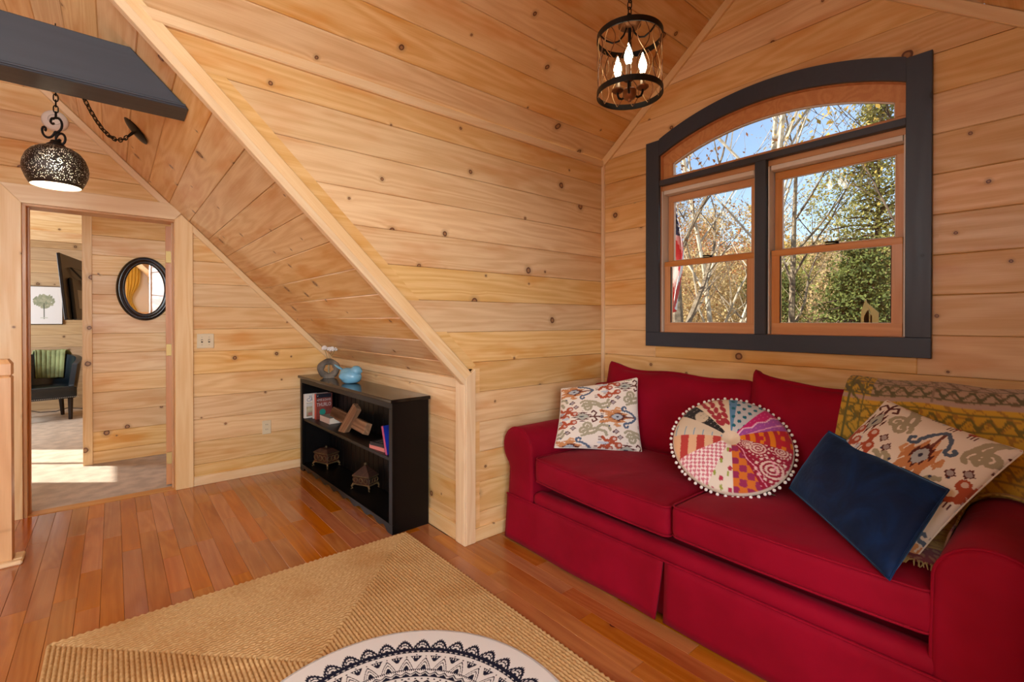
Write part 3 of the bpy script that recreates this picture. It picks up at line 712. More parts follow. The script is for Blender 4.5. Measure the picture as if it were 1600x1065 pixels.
# front rail roll just above the skirt
V, F = roundbox((1.835, 1.10, .287), (.09, 1.72, .082), .036, (8, 30, 8)); spart('front_rail', V, F)
def rr_path(cx, cy, hx, hy, z, r, n=7, zf=None):
    P = []
    for sx, sy, a0 in ((1,1,0),(-1,1,90),(-1,-1,180),(1,-1,270)):
        for k in range(n):
            a = math.radians(a0+90*k/(n-1)); x = cx+sx*(hx-r)+r*math.cos(a); y = cy+sy*(hy-r)+r*math.sin(a); P.append((x, y, zf(x, y) if zf else z))
    Q = []
    for i in range(len(P)):
        p, q = np.array(P[i]), np.array(P[(i+1) % len(P)]); k = max(1, int(np.linalg.norm(q-p)/.08))
        for j in range(k): 
            c = p+(q-p)*j/k
            if zf: c[2] = zf(c[0], c[1])
            Q.append(c)
    return Q
for cy, hw, tilt in ((1.527, .418, .014), (.678, .421, .0)):
    def dfm(Q, p):
        p = p.copy(); u, v, w = Q[:,0], Q[:,1], Q[:,2]
        p[:,2] += .020*(1-u**2)*(1-v**4)*(w > 0)*1 + .004*np.sin(v*5+u*3)*(w > 0)*(1-u**2)
        p[:,0] -= .014*(1-v**2)*np.clip(-u, 0, 1)**3
        p[:,2] += tilt*v
        return p
    V, F = roundbox((2.145, cy, .440), (.70, 2*hw, .132), .026, (20, 24, 8), dfm)
    sc = spart('seat_cushion', V, F)
    b = B()
    for dz in (.060, -.060):
        zf = lambda x, y: .440+dz+tilt*(y-cy)/hw+(.004 if dz > 0 else 0)
        xo = lambda y: .014*max(0, 1-((y-cy)/hw)**2)
        P = [np.array((p[0]-(xo(p[1]) if p[0] < 1.86 else 0), p[1], p[2])) for p in rr_path(2.145, cy, .347, hw-.003, 0, .03, 7, zf)]
        b.tube(P, .0042, 6, True)
    b.build('piping', red, sc, True, off=SO0)
for cy, hw, ex in ((1.545, .478, 0), (.640, .432, 1)):
    tl = math.radians(13); ax = [(math.cos(tl), 0, -math.sin(tl)), (0,1,0), (math.sin(tl), 0, math.cos(tl))]
    def dfm(Q, p):
        p = p.copy(); u, v, w = Q[:,0], Q[:,1], Q[:,2]
        f = (1-v**4)*(1-w**4); p[:,0] *= (.42+.58*f)
        p[:,2] += (np.where(v > 0, .040+.022*ex, .0 if ex == 0 else .02))*np.abs(v)**7*(w > 0)-(.022*np.clip(-v, 0, 1)**2*(w > 0) if ex == 0 else 0)+(-.012)*(1-v**2)*np.clip(w, 0, 1)+.006*np.sin(v*7+cy*5)*np.clip(w, 0, 1)
        p[:,1] += .012*np.sign(v)*np.clip(w, 0, 1)**3*np.abs(v)**3
        p[:,0] += .010*np.sin(v*3.1+w*2.3+cy)*(u < 0)-.022*ex*np.clip(v, 0, 1)**3
        return p
    V, F = roundbox((2.535, cy, .738), (.23, 2*hw, .50), .055, (10, 28, 22), dfm, ax)
    spart('back_cushion', V, F)
# ================================================================== PAINTED CLOTHS (per-vertex dye)
class Paint:
    def __init__(s, U, V, bg): s.U, s.V = U, V; s.c = np.tile(lin(bg), (U.size, 1))
    def fill(s, mask, col, a=1.0):
        m = np.clip(np.asarray(mask, float), 0, 1)[:, None]*a; s.c = s.c*(1-m)+lin(col)*m; return s
    def d_seg(s, P):
        P = np.asarray(P, float); d = np.full(s.U.shape, 9.)
        for a, b in zip(P[:-1], P[1:]):
            ab = b-a; t = np.clip(((s.U-a[0])*ab[0]+(s.V-a[1])*ab[1])/(ab@ab+1e-12), 0, 1); d = np.minimum(d, np.hypot(s.U-a[0]-t*ab[0], s.V-a[1]-t*ab[1]))
        return d
    def line(s, P, w, col, a=1.0, jag=0):
        d = s.d_seg(P)
        if jag: d = d+jag*np.sin(s.U*190)*np.sin(s.V*60)
        return s.fill(d < w, col, a)
    def blob(s, cx, cy, rx, ry, col, rot=0, p=2., jag=0, a=1.0):
        c, n = math.cos(rot), math.sin(rot); x = (s.U-cx)*c+(s.V-cy)*n; y = -(s.U-cx)*n+(s.V-cy)*c
        q = np.abs(x/rx)**p+np.abs(y/ry)**p
        if jag: q = q*(1+jag*np.sin(y/ry*14))
        return s.fill(q < 1, col, a)
def spiral(cx, cy, r0, r1, a0, turns, n=22):
    return [(cx+(r0+(r1-r0)*t)*math.cos(a0+turns*2*PI*t), cy+(r0+(r1-r0)*t)*math.sin(a0+turns*2*PI*t)) for t in np.linspace(0, 1, n)]
BRN, ORG, RED, BLU, OLV, GRY = (92,44,40), (202,140,92), (176,84,56), (86,104,128), (170,164,138), (162,164,162)
def ikat(p, T):
    """T maps motif coordinates (photo layout of the left cushion, unit square) to cloth"""
    k = T(1,0)-T(0,0); sc = np.linalg.norm(k); rot = math.atan2(k[1], k[0])
    pts = lambda L: [T(*q) for q in L]
    def blob(x, y, rx, ry, col, r=0, pw=2., jag=0): c = T(x, y); p.blob(c[0], c[1], rx*sc, ry*sc, col, rot+r, pw, jag)
    def ln(L, w, col, jag=.0): p.line(pts(L), w*sc, col, 1, jag)
    for ox, oy in ((-.54,-.44),(-.54,.44),(.54,-.44),(.54,.44),(0,-.88),(0,.88),(0,0),(-1.08,0),(1.08,0)):
        # big orange flower with stem and blue hooks (points right)
        X, Y = .70+ox, .43+oy
        ln([(X-.19,Y+.09),(X-.08,Y+.06)], .02, ORG, .006); ln([(X-.19,Y-.07),(X-.08,Y-.05)], .02, ORG, .006)
        blob(X, Y, .15, .115, ORG, 0, 1.1, .22); blob(X+.02, Y, .105, .062, BRN, 0, 1.15, .2); blob(X+.005, Y, .07, .042, (176,186,194), 0, 1.5, .1); blob(X+.01, Y, .018, .012, (60,64,84))
        ln([(X+.1,Y),(X+.24,Y-.005)], .009, (120,70,60))
        ln([(X-.02,Y+.1),(X-.0,Y+.13),(X+.04,Y+.12)], .012, (214,160,112)); ln([(X-.02,Y-.1),(X+.0,Y-.13),(X+.04,Y-.12)], .012, (206,150,104))
        ln(spiral(X+.10,Y+.115,.02,.035,.2,.8)+[(X+.19,Y+.05),(X+.25,Y)], .013, BLU, .004); ln(spiral(X+.12,Y-.115,.02,.035,-.2,-.8)+[(X+.2,Y-.06),(X+.25,Y-.01)], .013, BLU, .004)
        for q in (-.08,-.04,.04,.08): ln([(X-.16,Y+q),(X-.19,Y+q*1.2)], .005, BRN)
        # grey diamond with toothed brown outline and anchor
        X, Y = .285+ox, .44+oy
        blob(X, Y, .115, .072, BRN, 0, 1.0, .25); blob(X, Y, .092, .052, (178,180,168), 0, 1.0); blob(X-.01, Y, .032, .009, (54,62,82))
        ln([(X+.1,Y),(X+.22,Y-.005)], .010, BRN); ln([(X+.14,Y),(X+.17,Y+.05),(X+.13,Y+.085),(X+.11,Y+.06)], .009, BRN); ln([(X+.14,Y),(X+.18,Y-.05),(X+.13,Y-.08),(X+.12,Y-.05)], .009, BRN)
        blob(X+.235, Y-.005, .02, .026, (120,110,116))
        # olive scrolls
        for X, Y, f in ((.40+ox,.58+oy,1),(.40+ox,.30+oy,-1),(.92+ox,.19+oy,1),(.90+ox,.67+oy,-1)):
            ln(spiral(X-.06,Y,.010,.068,.5,1.35*f,30), .0155, OLV, .004)
            ln([(X-.03,Y+.05*f),(X+.06,Y+.03*f),(X+.12,Y-.02*f),(X+.2,Y+.0*f),(X+.22,Y+.05*f)], .018, OLV, .004)
        # red curls
        for X, Y, f in ((.57+ox,.75+oy,1),(.58+ox,.88+oy,-1),(.14+ox,.36+oy,1),(.14+ox,.49+oy,-1),(.62+ox,.13+oy,1)):
            blob(X+.04, Y, .045, .038, RED, 0, 2, .15); blob(X+.05, Y, .02, .018, (214,190,180)); ln([(X+.01,Y-.02*f),(X-.05,Y-.03*f),(X-.09,Y+.02*f)], .018, RED, .005)
            for q in (-.02, 0, .02): ln([(X-.1,Y+q),(X-.135,Y+q)], .004, BRN)
        # small flowers and dots
        for X, Y in ((.66+ox,.64+oy),(.20+ox,.595+oy),(.18+ox,.27+oy),(.69+ox,.23+oy)):
            blob(X, Y, .042, .036, BRN, 0, .9, .1); blob(X, Y, .020, .018, (170,160,160), .78, 3)
        for X, Y in ((.59+ox,.56+oy),(.12+ox,.66+oy),(.61+ox,.30+oy),(.10+ox,.22+oy)): blob(X, Y, .011, .010, (62,72,96))
        blob(.08+ox, .42+oy, .05, .018, (196,204,214)); blob(.54+ox, .07+oy, .07, .018, (196,204,214)); blob(.56+ox, .82+oy, .05, .016, (196,204,214))
def attr_mat(name, rough=.85, sheen=0, bump=None, spec=.2):
    t = NT(name); a = t.n('Attribute', attribute_name='Col'); t.l(a.outputs[0], t.b.inputs['Base Color']); t.set(Roughness=rough); t.b.inputs['Specular IOR Level'].default_value = spec
    if sheen: t.b.inputs['Sheen Weight'].default_value = sheen
    if bump: t.bump(t.noise(t.n('TexCoord').outputs['Object'], bump[0], 3), bump[1], bump[2])
    return t.m
cloth_m = attr_mat('printed_cotton', .88, .1, (900, .5, .0008))
def pillow(name, BL, BR, TR, TL, T, mat, label, cat='cushion', N=60, paint=None, k=.05, face=(-.7,-.5,.5), group=None, wr=.0):
    BL, BR, TR, TL = (np.array(p, float) for p in (BL, BR, TR, TL))
    s, t = np.meshgrid(np.linspace(0, 1, N), np.linspace(0, 1, N)); s = s.ravel(); t = t.ravel(); a = 2*s-1; b = 2*t-1
    s2 = .5+.5*a*(1-k*(1-b*b)*a*a); t2 = .5+.5*b*(1-k*(1-a*a)*b*b)
    P = ((1-s2)*(1-t2))[:,None]*BL+(s2*(1-t2))[:,None]*BR+(s2*t2)[:,None]*TR+((1-s2)*t2)[:,None]*TL
    nrm = np.cross(BR-BL, TL-BL); nrm /= np.linalg.norm(nrm)
    if nrm@np.array(face) < 0: nrm = -nrm
    h = T*np.clip((1-a*a)*(1-b*b), 0, 1)**.42
    h2 = h*(1+wr*(np.sin(a*9+b*4)+np.sin(b*11-a*5)))
    Vf = P+nrm*h2[:,None]; Vb = P-nrm*h[:,None]
    edge = (np.abs(a) > .9999) | (np.abs(b) > .9999); bid = np.where(edge, np.arange(N*N), -1); nb = N*N
    for i in np.where(~edge)[0]: bid[i] = nb; nb += 1
    V = np.vstack([Vf, Vb[~edge]]); F = []
    flip = np.cross(BR-BL, TL-BL)@nrm < 0
    for j in range(N-1):
        for i in range(N-1):
            q = (j*N+i, j*N+i+1, (j+1)*N+i+1, (j+1)*N+i); F.append(q[::-1] if flip else q); r = tuple(bid[x] for x in q); F.append(r if flip else r[::-1])
    cols = None
    if paint:
        p = Paint(s, t, paint[0]); paint[1](p); cols = np.vstack([p.c, p.c[~edge]])
    c0 = (BL+BR)/2; th = thing(name, label, cat, c0, 0, group)
    body = mesh('cover', V-c0, F, mat, th, True, cols)
    loop = [i for i in range(N)]+[j*N+N-1 for j in range(1, N)]+[(N-1)*N+i for i in range(N-2, -1, -1)]+[j*N for j in range(N-2, 0, -1)]
    bb = B().tube([P[i] for i in loop[::max(1, N//40)]], .0028, 5, True)
    sm = bb.build('seam', mat, th, True, off=c0)
    if cols is not None:
        a2 = sm.data.color_attributes.new('Col', 'FLOAT_COLOR', 'POINT'); a2.data.foreach_set('color', list(np.r_[lin(paint[0]), 1])*len(sm.data.vertices))
    return th
cream = (236,228,216)
pillow('ikat_cushion', (1.962,1.95,.548), tuple(on(1003,708,2,.512)), tuple(on(996,590,0,2.43)), tuple(on(877,607,1,2.09)), .055, cloth_m,
       'cream ikat-print square cushion leaning in the corner by the left sofa arm', N=170, paint=(cream, lambda p: ikat(p, lambda x, y: np.array((x, y)))), wr=.025)
Bq, Tq, Rq = on(1430,872,2,.525), on(1385,625,0,2.43), on(1600,705,0,2.23)
def TR_(x, y): return np.array((1.093-1.1*y, -.15+1.1*x))
pillow('ikat_cushion', tuple(Tq+Bq-Rq), tuple(Bq), tuple(Rq), tuple(Tq), .06, cloth_m,
       'cream ikat-print square cushion standing on its corner behind the navy velvet pillow', N=230, paint=(cream, lambda p: ikat(p, TR_)), wr=.03)
vel = NT('navy_velvet'); co = vel.n('TexCoord').outputs['Object']
vel.l(vel.mix(vel.ramp(vel.noise(co, 7, 3, .6, 1.), .35, .7), L3(4,24,56), L3(9,42,86)), vel.b.inputs['Base Color']); vel.set(Roughness=.7)
vel.b.inputs['Sheen Weight'].default_value = .8; vel.b.inputs['Sheen Roughness'].default_value = .35; vel.b.inputs['Sheen Tint'].default_value = (.15,.4,.8,1); vel.b.inputs['Specular IOR Level'].default_value = .2
_v = vel.n('TexVoronoi', feature='DISTANCE_TO_EDGE'); _v.inputs['Scale'].default_value = 30; vel.l(co, _v.inputs[0]); vel.bump(_v.outputs[0], .25, .004); vel = vel.m
pillow('lumbar_pillow', tuple(on(1233,762,2,.565)), tuple(on(1390,906,2,.512)), tuple(on(1483,765,0,2.03)), tuple(on(1295,673,0,2.36)), .062, vel,
       'dark navy velvet oblong pillow leaning at the right end of the sofa', N=60, k=.03, wr=.02)
# --- round patchwork cushion
def patchwork(p):
    U, V = p.U, p.V; r = np.hypot(U, V); th = (np.degrees(np.arctan2(V, U))) % 360
    W_ = [(92,130,(228,206,176)),(52,92,(196,196,196)),(20,52,(200,36,110)),(-8,20,(176,40,50)),(-62,-8,(150,26,52)),(-88,-62,(206,110,40)),(-112,-88,(226,214,196)),(-150,-112,(208,120,134)),(-180,-150,(226,180,140)),(150,180,(214,196,170)),(130,150,(44,40,40))]
    inw = lambda a, b: (((th-a) % 360) < ((b-a) % 360))
    for a, b, c in W_: p.fill(inw(a, b), c)
    # red leaves on cream
    m = inw(92,130)
    for rr in (.35,.5,.65,.8,.93):
        for a, k in ((102,.35),(113,-.35),(122,.3)):
            q = math.radians(a); cx, cy = rr*math.cos(q), rr*math.sin(q); c, s = math.cos(q+k), math.sin(q+k); x = (U-cx)*c+(V-cy)*s; y = -(U-cx)*s+(V-cy)*c
            p.fill(((x/.085)**2+(y/.042)**2 < 1) & m, (168,52,62))
    # teal paisley marks
    m = inw(52,92); p.fill(m & (th > 82), (96,140,176)); p.fill(m & (np.sin(U*34)*np.sin(V*30) > .45), (28,104,120))
    # magenta and violet with zigzag
    m = inw(20,52); tt = np.radians(th-36); d = r*np.sin(tt); al = r*np.cos(tt); z = .05*np.abs(((al*7) % 2)-1)
    p.fill(m & (d < z), (164,80,160)); p.fill(m & (np.abs(d-z) < .014), (236,190,210)); p.fill(m & (np.abs(d+.09*al+.06) < .012), (226,160,190))
    p.fill(m & (np.sin(al*70) > .5) & (np.abs((d*14) % 1-.5) < .12), (226,120,170), .6)
    # orange and crimson bands
    m = inw(-8,20); p.fill(m & (np.sin(r*40) > -.1), (222,124,28)); p.fill(m & (r > .72) & (np.sin(U*24)*np.sin(V*30+1) > -.1), (188,34,48)); p.fill(m & (r > .4) & (r < .55) & (np.sin(U*36)*np.sin(V*36) < 0), (190,36,52))
    # crimson with cream rosettes and paisley
    m = inw(-62,-8)
    for cx, cy, R in ((.42,-.17,.14),(.62,-.52,.2),(.78,-.16,.12),(.25,-.1,.09)):
        q = np.hypot(U-cx, (V-cy)*1.25); p.fill(m & (q < R) & (np.sin(q/R*17) > 0), (222,190,176)); p.fill(m & (q < R*1.35) & (q > R*1.12) & (np.sin(np.arctan2(V-cy, U-cx)*14) > 0), (226,200,188))
    p.fill(m & (np.abs(np.sin(U*9+V*6)-.2*np.sin(V*20)) < .09) & (th < 330), (226,150,170))
    p.fill(m & (np.sin(U*60)*np.sin(V*60) > .86), (226,180,184), .8)
    # orange elephants on purple
    m = inw(-88,-62); p.fill(m & (np.sin(U*26)*np.sin(V*26+1) > .05), (150,44,84))
    # cream with leaves
    m = inw(-112,-88); p.fill(m & (np.sin(U*22+2)*np.sin(V*18) > .72), (178,50,76)); p.fill(m & (np.sin(U*30)*np.sin(V*14+2) > .82), (150,160,70))
    m = inw(-150,-112); p.fill(m & ((np.sin((U+V)*46) > .1) ^ (np.sin((U-V)*46) > .1)), (244,226,222))
    m = inw(-180,-150); p.fill(m & (np.sin(U*23+.6) > .05), (186,66,60))
    m = inw(150,180); p.fill(m & (np.abs(np.sin(r*20)) < .25) & (th > 165), (90,150,184))
    m = inw(130,150); p.fill(m & (np.hypot((U+.5)*1.1, V-.42) < .13), (206,188,160)); p.fill(m & (np.abs(np.sin((U-V)*26)) < .1) & (np.sin((U+V)*70) > 0), (150,140,130))
    p.fill(r < .15, (224,200,172)); p.fill(r > .975, (214,196,176))
el = math.radians(47); az = np.array((-.9, -.436)); cc_ = on(1142, 694, 2, .703)
Rr = 86/FPX*float((_M @ (cc_-np.array((0,0,EYE))))[2]); nrm = np.array((az[0]*math.cos(el), az[1]*math.cos(el), math.sin(el)))
a_r = Rr*np.array((.436, -.9, 0)); a_up = Rr*1.0*np.array((-az[0]*math.sin(el), -az[1]*math.sin(el), math.cos(el))); bt = cc_-a_up
rth = thing('round_cushion', 'round patchwork cushion of bright fabric wedges edged with white pompoms', 'cushion', bt)
NA, NR = 300, 70; V = []; UV = []
for side in (1, -1):
    for j in range(NR+1):
        r = j/NR
        for i in range(NA):
            a = 2*PI*i/NA; u, v = r*math.cos(a), r*math.sin(a)
            if side < 0 and j == NR: continue
            h = .060*math.sqrt(max(0, 1-r**2.6))*(1-.35*math.exp(-(r/.12)**2))*(1+.03*math.sin(11*a)*r)
            V.append(cc_+a_r*u+a_up*v+nrm*side*h-bt); UV.append((u, v))
UV = np.array(UV); F = []; off = (NR+1)*NA
for j in range(NR):
    for i in range(NA):
        k = (i+1) % NA; q = (j*NA+i, (j+1)*NA+i, (j+1)*NA+k, j*NA+k); F.append(q)
        bj = lambda jj, ii: off+jj*NA+ii if jj < NR else NR*NA+ii
        F.append((bj(j,i), bj(j,k), bj(j+1,k), bj(j+1,i)))
p = Paint(UV[:,0], UV[:,1], (224,200,172)); patchwork(p)
mesh('cover', V, F, cloth_m, rth, True, p.c)
pom_m = plain('white_pompom_yarn', (238,234,228), .95, spec=.1); pm = B().ball((0,0,0), .0075, 8, 6)
pom0 = None
for i in range(64):
    a = 2*PI*i/64+.02*math.sin(i*5); pos = cc_+(a_r*math.cos(a)+a_up*math.sin(a))*1.035-bt
    if pom0 is None: pom0 = o = pm.build('pompom', pom_m, rth, True)
    else: o = link(pom0.copy(), rth)
    o.location = pos+nrm*.004*math.sin(i*3)
# --- throw blanket over the right end
def blanket_paint(p):
    U, V = p.U, p.V      # U across 0(left)..1, V 0 (far top) .. 1 (front hem)
    TP, MU, GN = (184,160,138), (214,168,58), (112,112,76)
    top = V < .34; p.fill(top, TP); p.fill(~top, MU); p.fill(V > .58, (206,170,84)); p.fill((U < .16) & (V > .24), (204,168,66))
    cell = lambda a, b: np.sin(U*a+1.6*np.sin(V*b))*np.sin(V*b+1.4*np.sin(U*a*.7))
    f1 = cell(40, 62); f2 = cell(66, 40)
    p.fill(top & (np.abs(f1) < .16), np.array(GN)*.95, .85); p.fill(top & (U > .48) & (np.abs(f1) < .16), (132,108,84), .9); p.fill(top & (np.abs(f2-.5) < .08), (140,120,96), .8)
    p.fill(~top & (np.abs(f1) < .15), (140,124,52), .85); p.fill(~top & (U > .42) & (np.abs(f1) < .15), (176,128,56), .9)
    for v0, c in ((.30,(104,100,74)),(.39,(126,112,54)),(.20,(112,104,82)),(.52,(150,120,60))):
        p.fill(np.abs(V-v0-.013*np.sin(U*75)) < .0065, c); p.fill(np.abs(V-v0-.024) < .003, c); p.fill(np.abs(V-v0+.024) < .003, c)
    p.fill(np.abs(V-.34) < .008, (186,160,146)); p.fill((np.abs(U-.475) < .006) & top, (150,130,112))
    p.fill((np.abs(U-.035) < .006) | (np.abs(U-.12) < .005), (110,108,62)); p.fill((np.abs(U-.077-.02*np.sin(V*110)) < .008), (112,112,66))
    p.fill(V > .90, (124,34,50)); p.fill((V > .90) & (cell(120, 120) > .2), (160,110,84)); p.fill((U > .9) & (V < .16), (130,36,60))
prof = np.array([(2.742,.80),(2.735,.93),(2.70,.99),(2.655,1.022),(2.60,1.030),(2.545,1.012),(2.492,.955),(2.452,.87),(2.425,.78),(2.403,.69),(2.385,.61),(2.345,.548),(2.28,.532),(2.18,.533),(2.08,.535),(1.98,.532),(1.93,.528)])
seg = np.r_[0, np.cumsum(np.linalg.norm(np.diff(prof, axis=0), axis=1))]; seg /= seg[-1]
NU, NV = 150, 190; V = []; UV = []
def armz(y): 
    d = .140-y; return .545+math.sqrt(max(0, .128**2-d*d)) if abs(d) < .128 else 0
for j in range(NV):
    v = j/(NV-1); x0 = np.interp(v, seg, prof[:,0]); z0 = np.interp(v, seg, prof[:,1])
    for i in range(NU):
        u = i/(NU-1); yl = .615+.16*min(v, .5)+.012*math.sin(v*9); y = yl+(.035-yl)*u
        x, z = x0, z0
        if y < .30 and v > .55:
            az = armz(max(y, .03))+.012
            f = min(1, max(0, (v-.55)/.1))
            if az > z: z = z*(1-f)+max(z, az)*f; x = x+(.30*max(0, v-.6))*f*(1 if y < .26 else (.30-y)/.04)
        z += .004*math.sin(u*13+v*7)+.003*math.sin(v*31+u*5); x += .005*math.sin(u*17+v*3)
        if y > .3 and v > .78: pass
        V.append((x, y, z)); UV.append((u, v))
UV = np.array(UV); p = Paint(UV[:,0], UV[:,1], (180,150,90)); blanket_paint(p)
F = [(j*NU+i, (j+1)*NU+i, (j+1)*NU+i+1, j*NU+i+1) for j in range(NV-1) for i in range(NU-1) if j/(NV-1) < .70 or .262 < V[j*NU+i][1] < .40]
bl0 = np.array((2.5,.35,.5)); bth = thing('throw_blanket', 'taupe and mustard paisley throw draped over the right end of the sofa back', 'blanket', bl0)
bo = mesh('cloth', np.array(V)-bl0, F, attr_mat('woven_throw', .92, .2, (500, .7, .002)), bth, True, p.c); md = bo.modifiers.new('thickness', 'SOLIDIFY'); md.thickness = .006
fb = B()
for i in range(60):
    k = (NV-1)*NU+int((.42+.58*i/59)*(NU-1)); q = np.array(V[k])
    if q[1] > .41 or q[1] < .27: continue
    d = np.array((-.03-.012*random.random(), random.uniform(-.012,.012), -.004)); fb.tube([q, q+d*.6+np.array((0,0,.006)), q+d], [.003,.0026,.0012], 5)
tag(fb.build('fringe', plain('gold_fringe', (176,150,98), .9), bth, True, off=bl0), kind='stuff')
sp0 = on(1222,781,2,.52); spg = B()
for i in range(16):
    t = i/15; c = on(1198+44*t, 771+20*t, 2, .5195)+np.array((0,0,.004)); a = i*2.4
    spg.ball(c, (.017,.008,.005), 8, 5, f=lambda v, a=a: np.array((v[0]*math.cos(a)-v[1]*math.sin(a)*.5, v[0]*math.sin(a)*1.6+v[1]*math.cos(a), v[2])))
tag(spg.build('sprig', plain('sage_green_leaf', (132,150,120), .8), None, True), 'small sage-green leafy sprig on the seat beside the navy pillow', 'sprig')
# ================================================================== RUGS
jute = NT('jute_braid'); co = jute.n('TexCoord').outputs['Object']; cg = jute.noise(co, 70, 3, .6); cl = jute.noise(co, 3, 3, .5)
jb_ = jute.mix(jute.ramp(cg, .25, .75), L3(190,150,98), L3(216,182,132)); jute.l(jute.mix(jute.ramp(cl, .45, .7, 0, .5), jb_, L3(176,126,70)), jute.b.inputs['Base Color']); jute.set(Roughness=.9); jute.b.inputs['Specular IOR Level'].default_value = .15
jute = jute.m
RX0, RX1, RY0, RY1 = -.205, 1.352, .12, 2.602
rug = thing('jute_rug', 'rectangular braided natural jute rug on the wood floor', 'rug', ((RX0+RX1)/2, (RY0+RY1)/2, 0))
cx, cy = (RX0+RX1)/2, (RY0+RY1)/2
B().box(RX0+.004-cx, RX1-.004-cx, RY0+.004-cy, RY1-.004-cy, .001, .007).build('backing', jute, rug)
# concentric braided rows: each row a low wavy cord; near ones carry plait bumps
V = []; F = []; pitch = .0155; hx, hy = (RX1-RX0)/2, (RY1-RY0)/2; nrow = int(min(hx, hy)/pitch)
for k in range(nrow):
    a, b = hx-pitch*(k+.5), hy-pitch*(k+.5)
    if a < .004: break
    st = .0125; corners = [(a,-b),(a,b),(-a,b),(-a,-b)]; P = []
    for q in range(4):
        p0, p1 = np.array(corners[q]), np.array(corners[(q+1) % 4]); m = max(2, int(np.linalg.norm(p1-p0)/st))
        for i in range(m): P.append(p0+(p1-p0)*i/m)
    m = len(P); base_ = len(V)
    for i in range(m):
        t = P[(i+1) % m]-P[i-1]; t /= np.linalg.norm(t)+1e-9; nv_ = np.array((t[1], -t[0])); wob = .0016*(1 if i % 2 else -1); hz = .0145+.0022*(1 if (i+k) % 2 else -1)
        for off, z in ((-pitch*.52, .006), (-pitch*.2+wob, hz), (pitch*.2+wob, hz), (pitch*.52, .006)): V.append((P[i][0]+nv_[0]*off, P[i][1]+nv_[1]*off, z))
    for i in range(m):
        j = (i+1) % m
        for q in range(3): F.append((base_+i*4+q, base_+i*4+q+1, base_+j*4+q+1, base_+j*4+q))
rb_ = mesh('braid', V, F, jute, rug, True); rb_['kind'] = 'stuff'
# --- round mandala mat
MC = np.array((.634, 1.2565)); MR = .5715
def mandala(p):
    r = np.hypot(p.U, p.V); th = np.arctan2(p.V, p.U); N = (20,28,45)
    def per(n, ph=0): return np.abs(((th*n/(2*PI)+ph) % 1)-.5)*2    # 1 at petal edge, 0 at its axis
    K = lambda m, a=1.0: p.fill(m, NVY, a)
    Wt = lambda m: p.fill(m, (238,240,242))
    q = per(44); top = .800+.080*(1-q**1.6)
    K((r > .795) & (r < top+.012+.006*np.sin(th*44*9)))
    Wt((r > .808) & (r < top-.016) & (np.sin(th*44*7) > -.55)); K((r > .806) & (r < .806+.042*(1-(q/.62)**2))); Wt((r > .811) & (r < .806+.033*(1-(q/.52)**2))); K((r > .811) & (r < .806+.019*(1-(q/.25)**2)))
    K((r > .782) & (r < .797)); K((r > .766) & (r < .782) & ((r-.766) < .014*np.sqrt(np.clip(1-(per(132)/.9)**2, 0, 1)))); 
    # fans and teardrops
    q = per(36); K((r > .682) & (r < .735) & (np.abs(q) < .55*(r-.668)/.06)); Wt((r > .712) & (r < .728) & (np.sin(th*36*8) > .2) & (q < .36)); K((np.hypot((r-.745), q*.07) < .006)); K(np.hypot(r-.728, (1-q)*.087) < .006)
    q = per(36, .5); lens = .62+.095*(1-(q/.8)**1.2); K((r > .615) & (r < lens) & (r > lens-.011)); l2 = .62+.062*(1-(q/.55)**1.4); K((r > .615) & (r < l2) & (r > l2-.009)); K((r > .615) & (r < .62+.030*(1-(q/.3)**2)))
    K((r > .606) & (r < .615)); K((r > .596) & (r < .606) & (np.sin(th*300) > 0))
    z = .578+.012*(per(60)*2-1); K(np.abs(r-z) < .005); K((r > .552) & (r < z-.012)); Wt((r > .556) & (r < .566) & (per(60) < .35))
    K((r > .545) & (r < .551)); K(np.hypot(r-.53, per(84)*.02) < .0065)
    z = .500+.014*(per(48)*2-1); K(np.abs(r-z) < .008); K((r < z-.016) & (r > .40)); Wt((r > .43) & (r < .43+.05*(1-per(24)*1.6))); Wt(np.hypot(r-.475, (1-per(24))*.06) < .010); K((r > .425) & (r < .43+.028*(1-per(24)*2.4)))
    K((r > .385) & (r < .39)); q = per(24); K((r > .30) & (r < .37) & (np.abs(r-.30-.07*(1-q)) < .009)); K((r > .28) & (r < .30)); K((r < .26) & (np.cos(th*12) > r*6-1.1)); Wt((r < .16) & (np.cos(th*12) > r*9-1)); K(r < .06)
NVY = (24,28,52)
NA, NR = 1320, 190; rr = np.r_[0, np.linspace(.02, 1, NR)]; A, R = np.meshgrid(np.arange(NA)*2*PI/NA, rr); U = (R*np.cos(A)).ravel(); Vv = (R*np.sin(A)).ravel()
p = Paint(U, Vv, (238,240,242)); mandala(p)
z = np.where(R.ravel() > .985, .0165, .0195); V = np.c_[U*MR, Vv*MR, z]; F = []
# keep only the fine mesh where the mat can be seen in print; the same fan of quads all round
for j in range(NR):
    for i in range(NA): k = (i+1) % NA; F.append((j*NA+i, (j+1)*NA+i, (j+1)*NA+k, j*NA+k))
mat_o = thing('round_mat', 'round white cotton mat with a navy mandala print lying on the jute rug', 'mat', (MC[0], MC[1], 0))
mesh('printed_face', V, F, attr_mat('mandala_cotton', .9, 0, (700, .4, .0006)), mat_o, True, p.c)
B().lathe([(0,.0155),(MR-.004,.0155),(MR,.0175),(MR-.006,.0193)], 96).build('hem', plain('mat_white', (234,236,238), .9), mat_o, True)
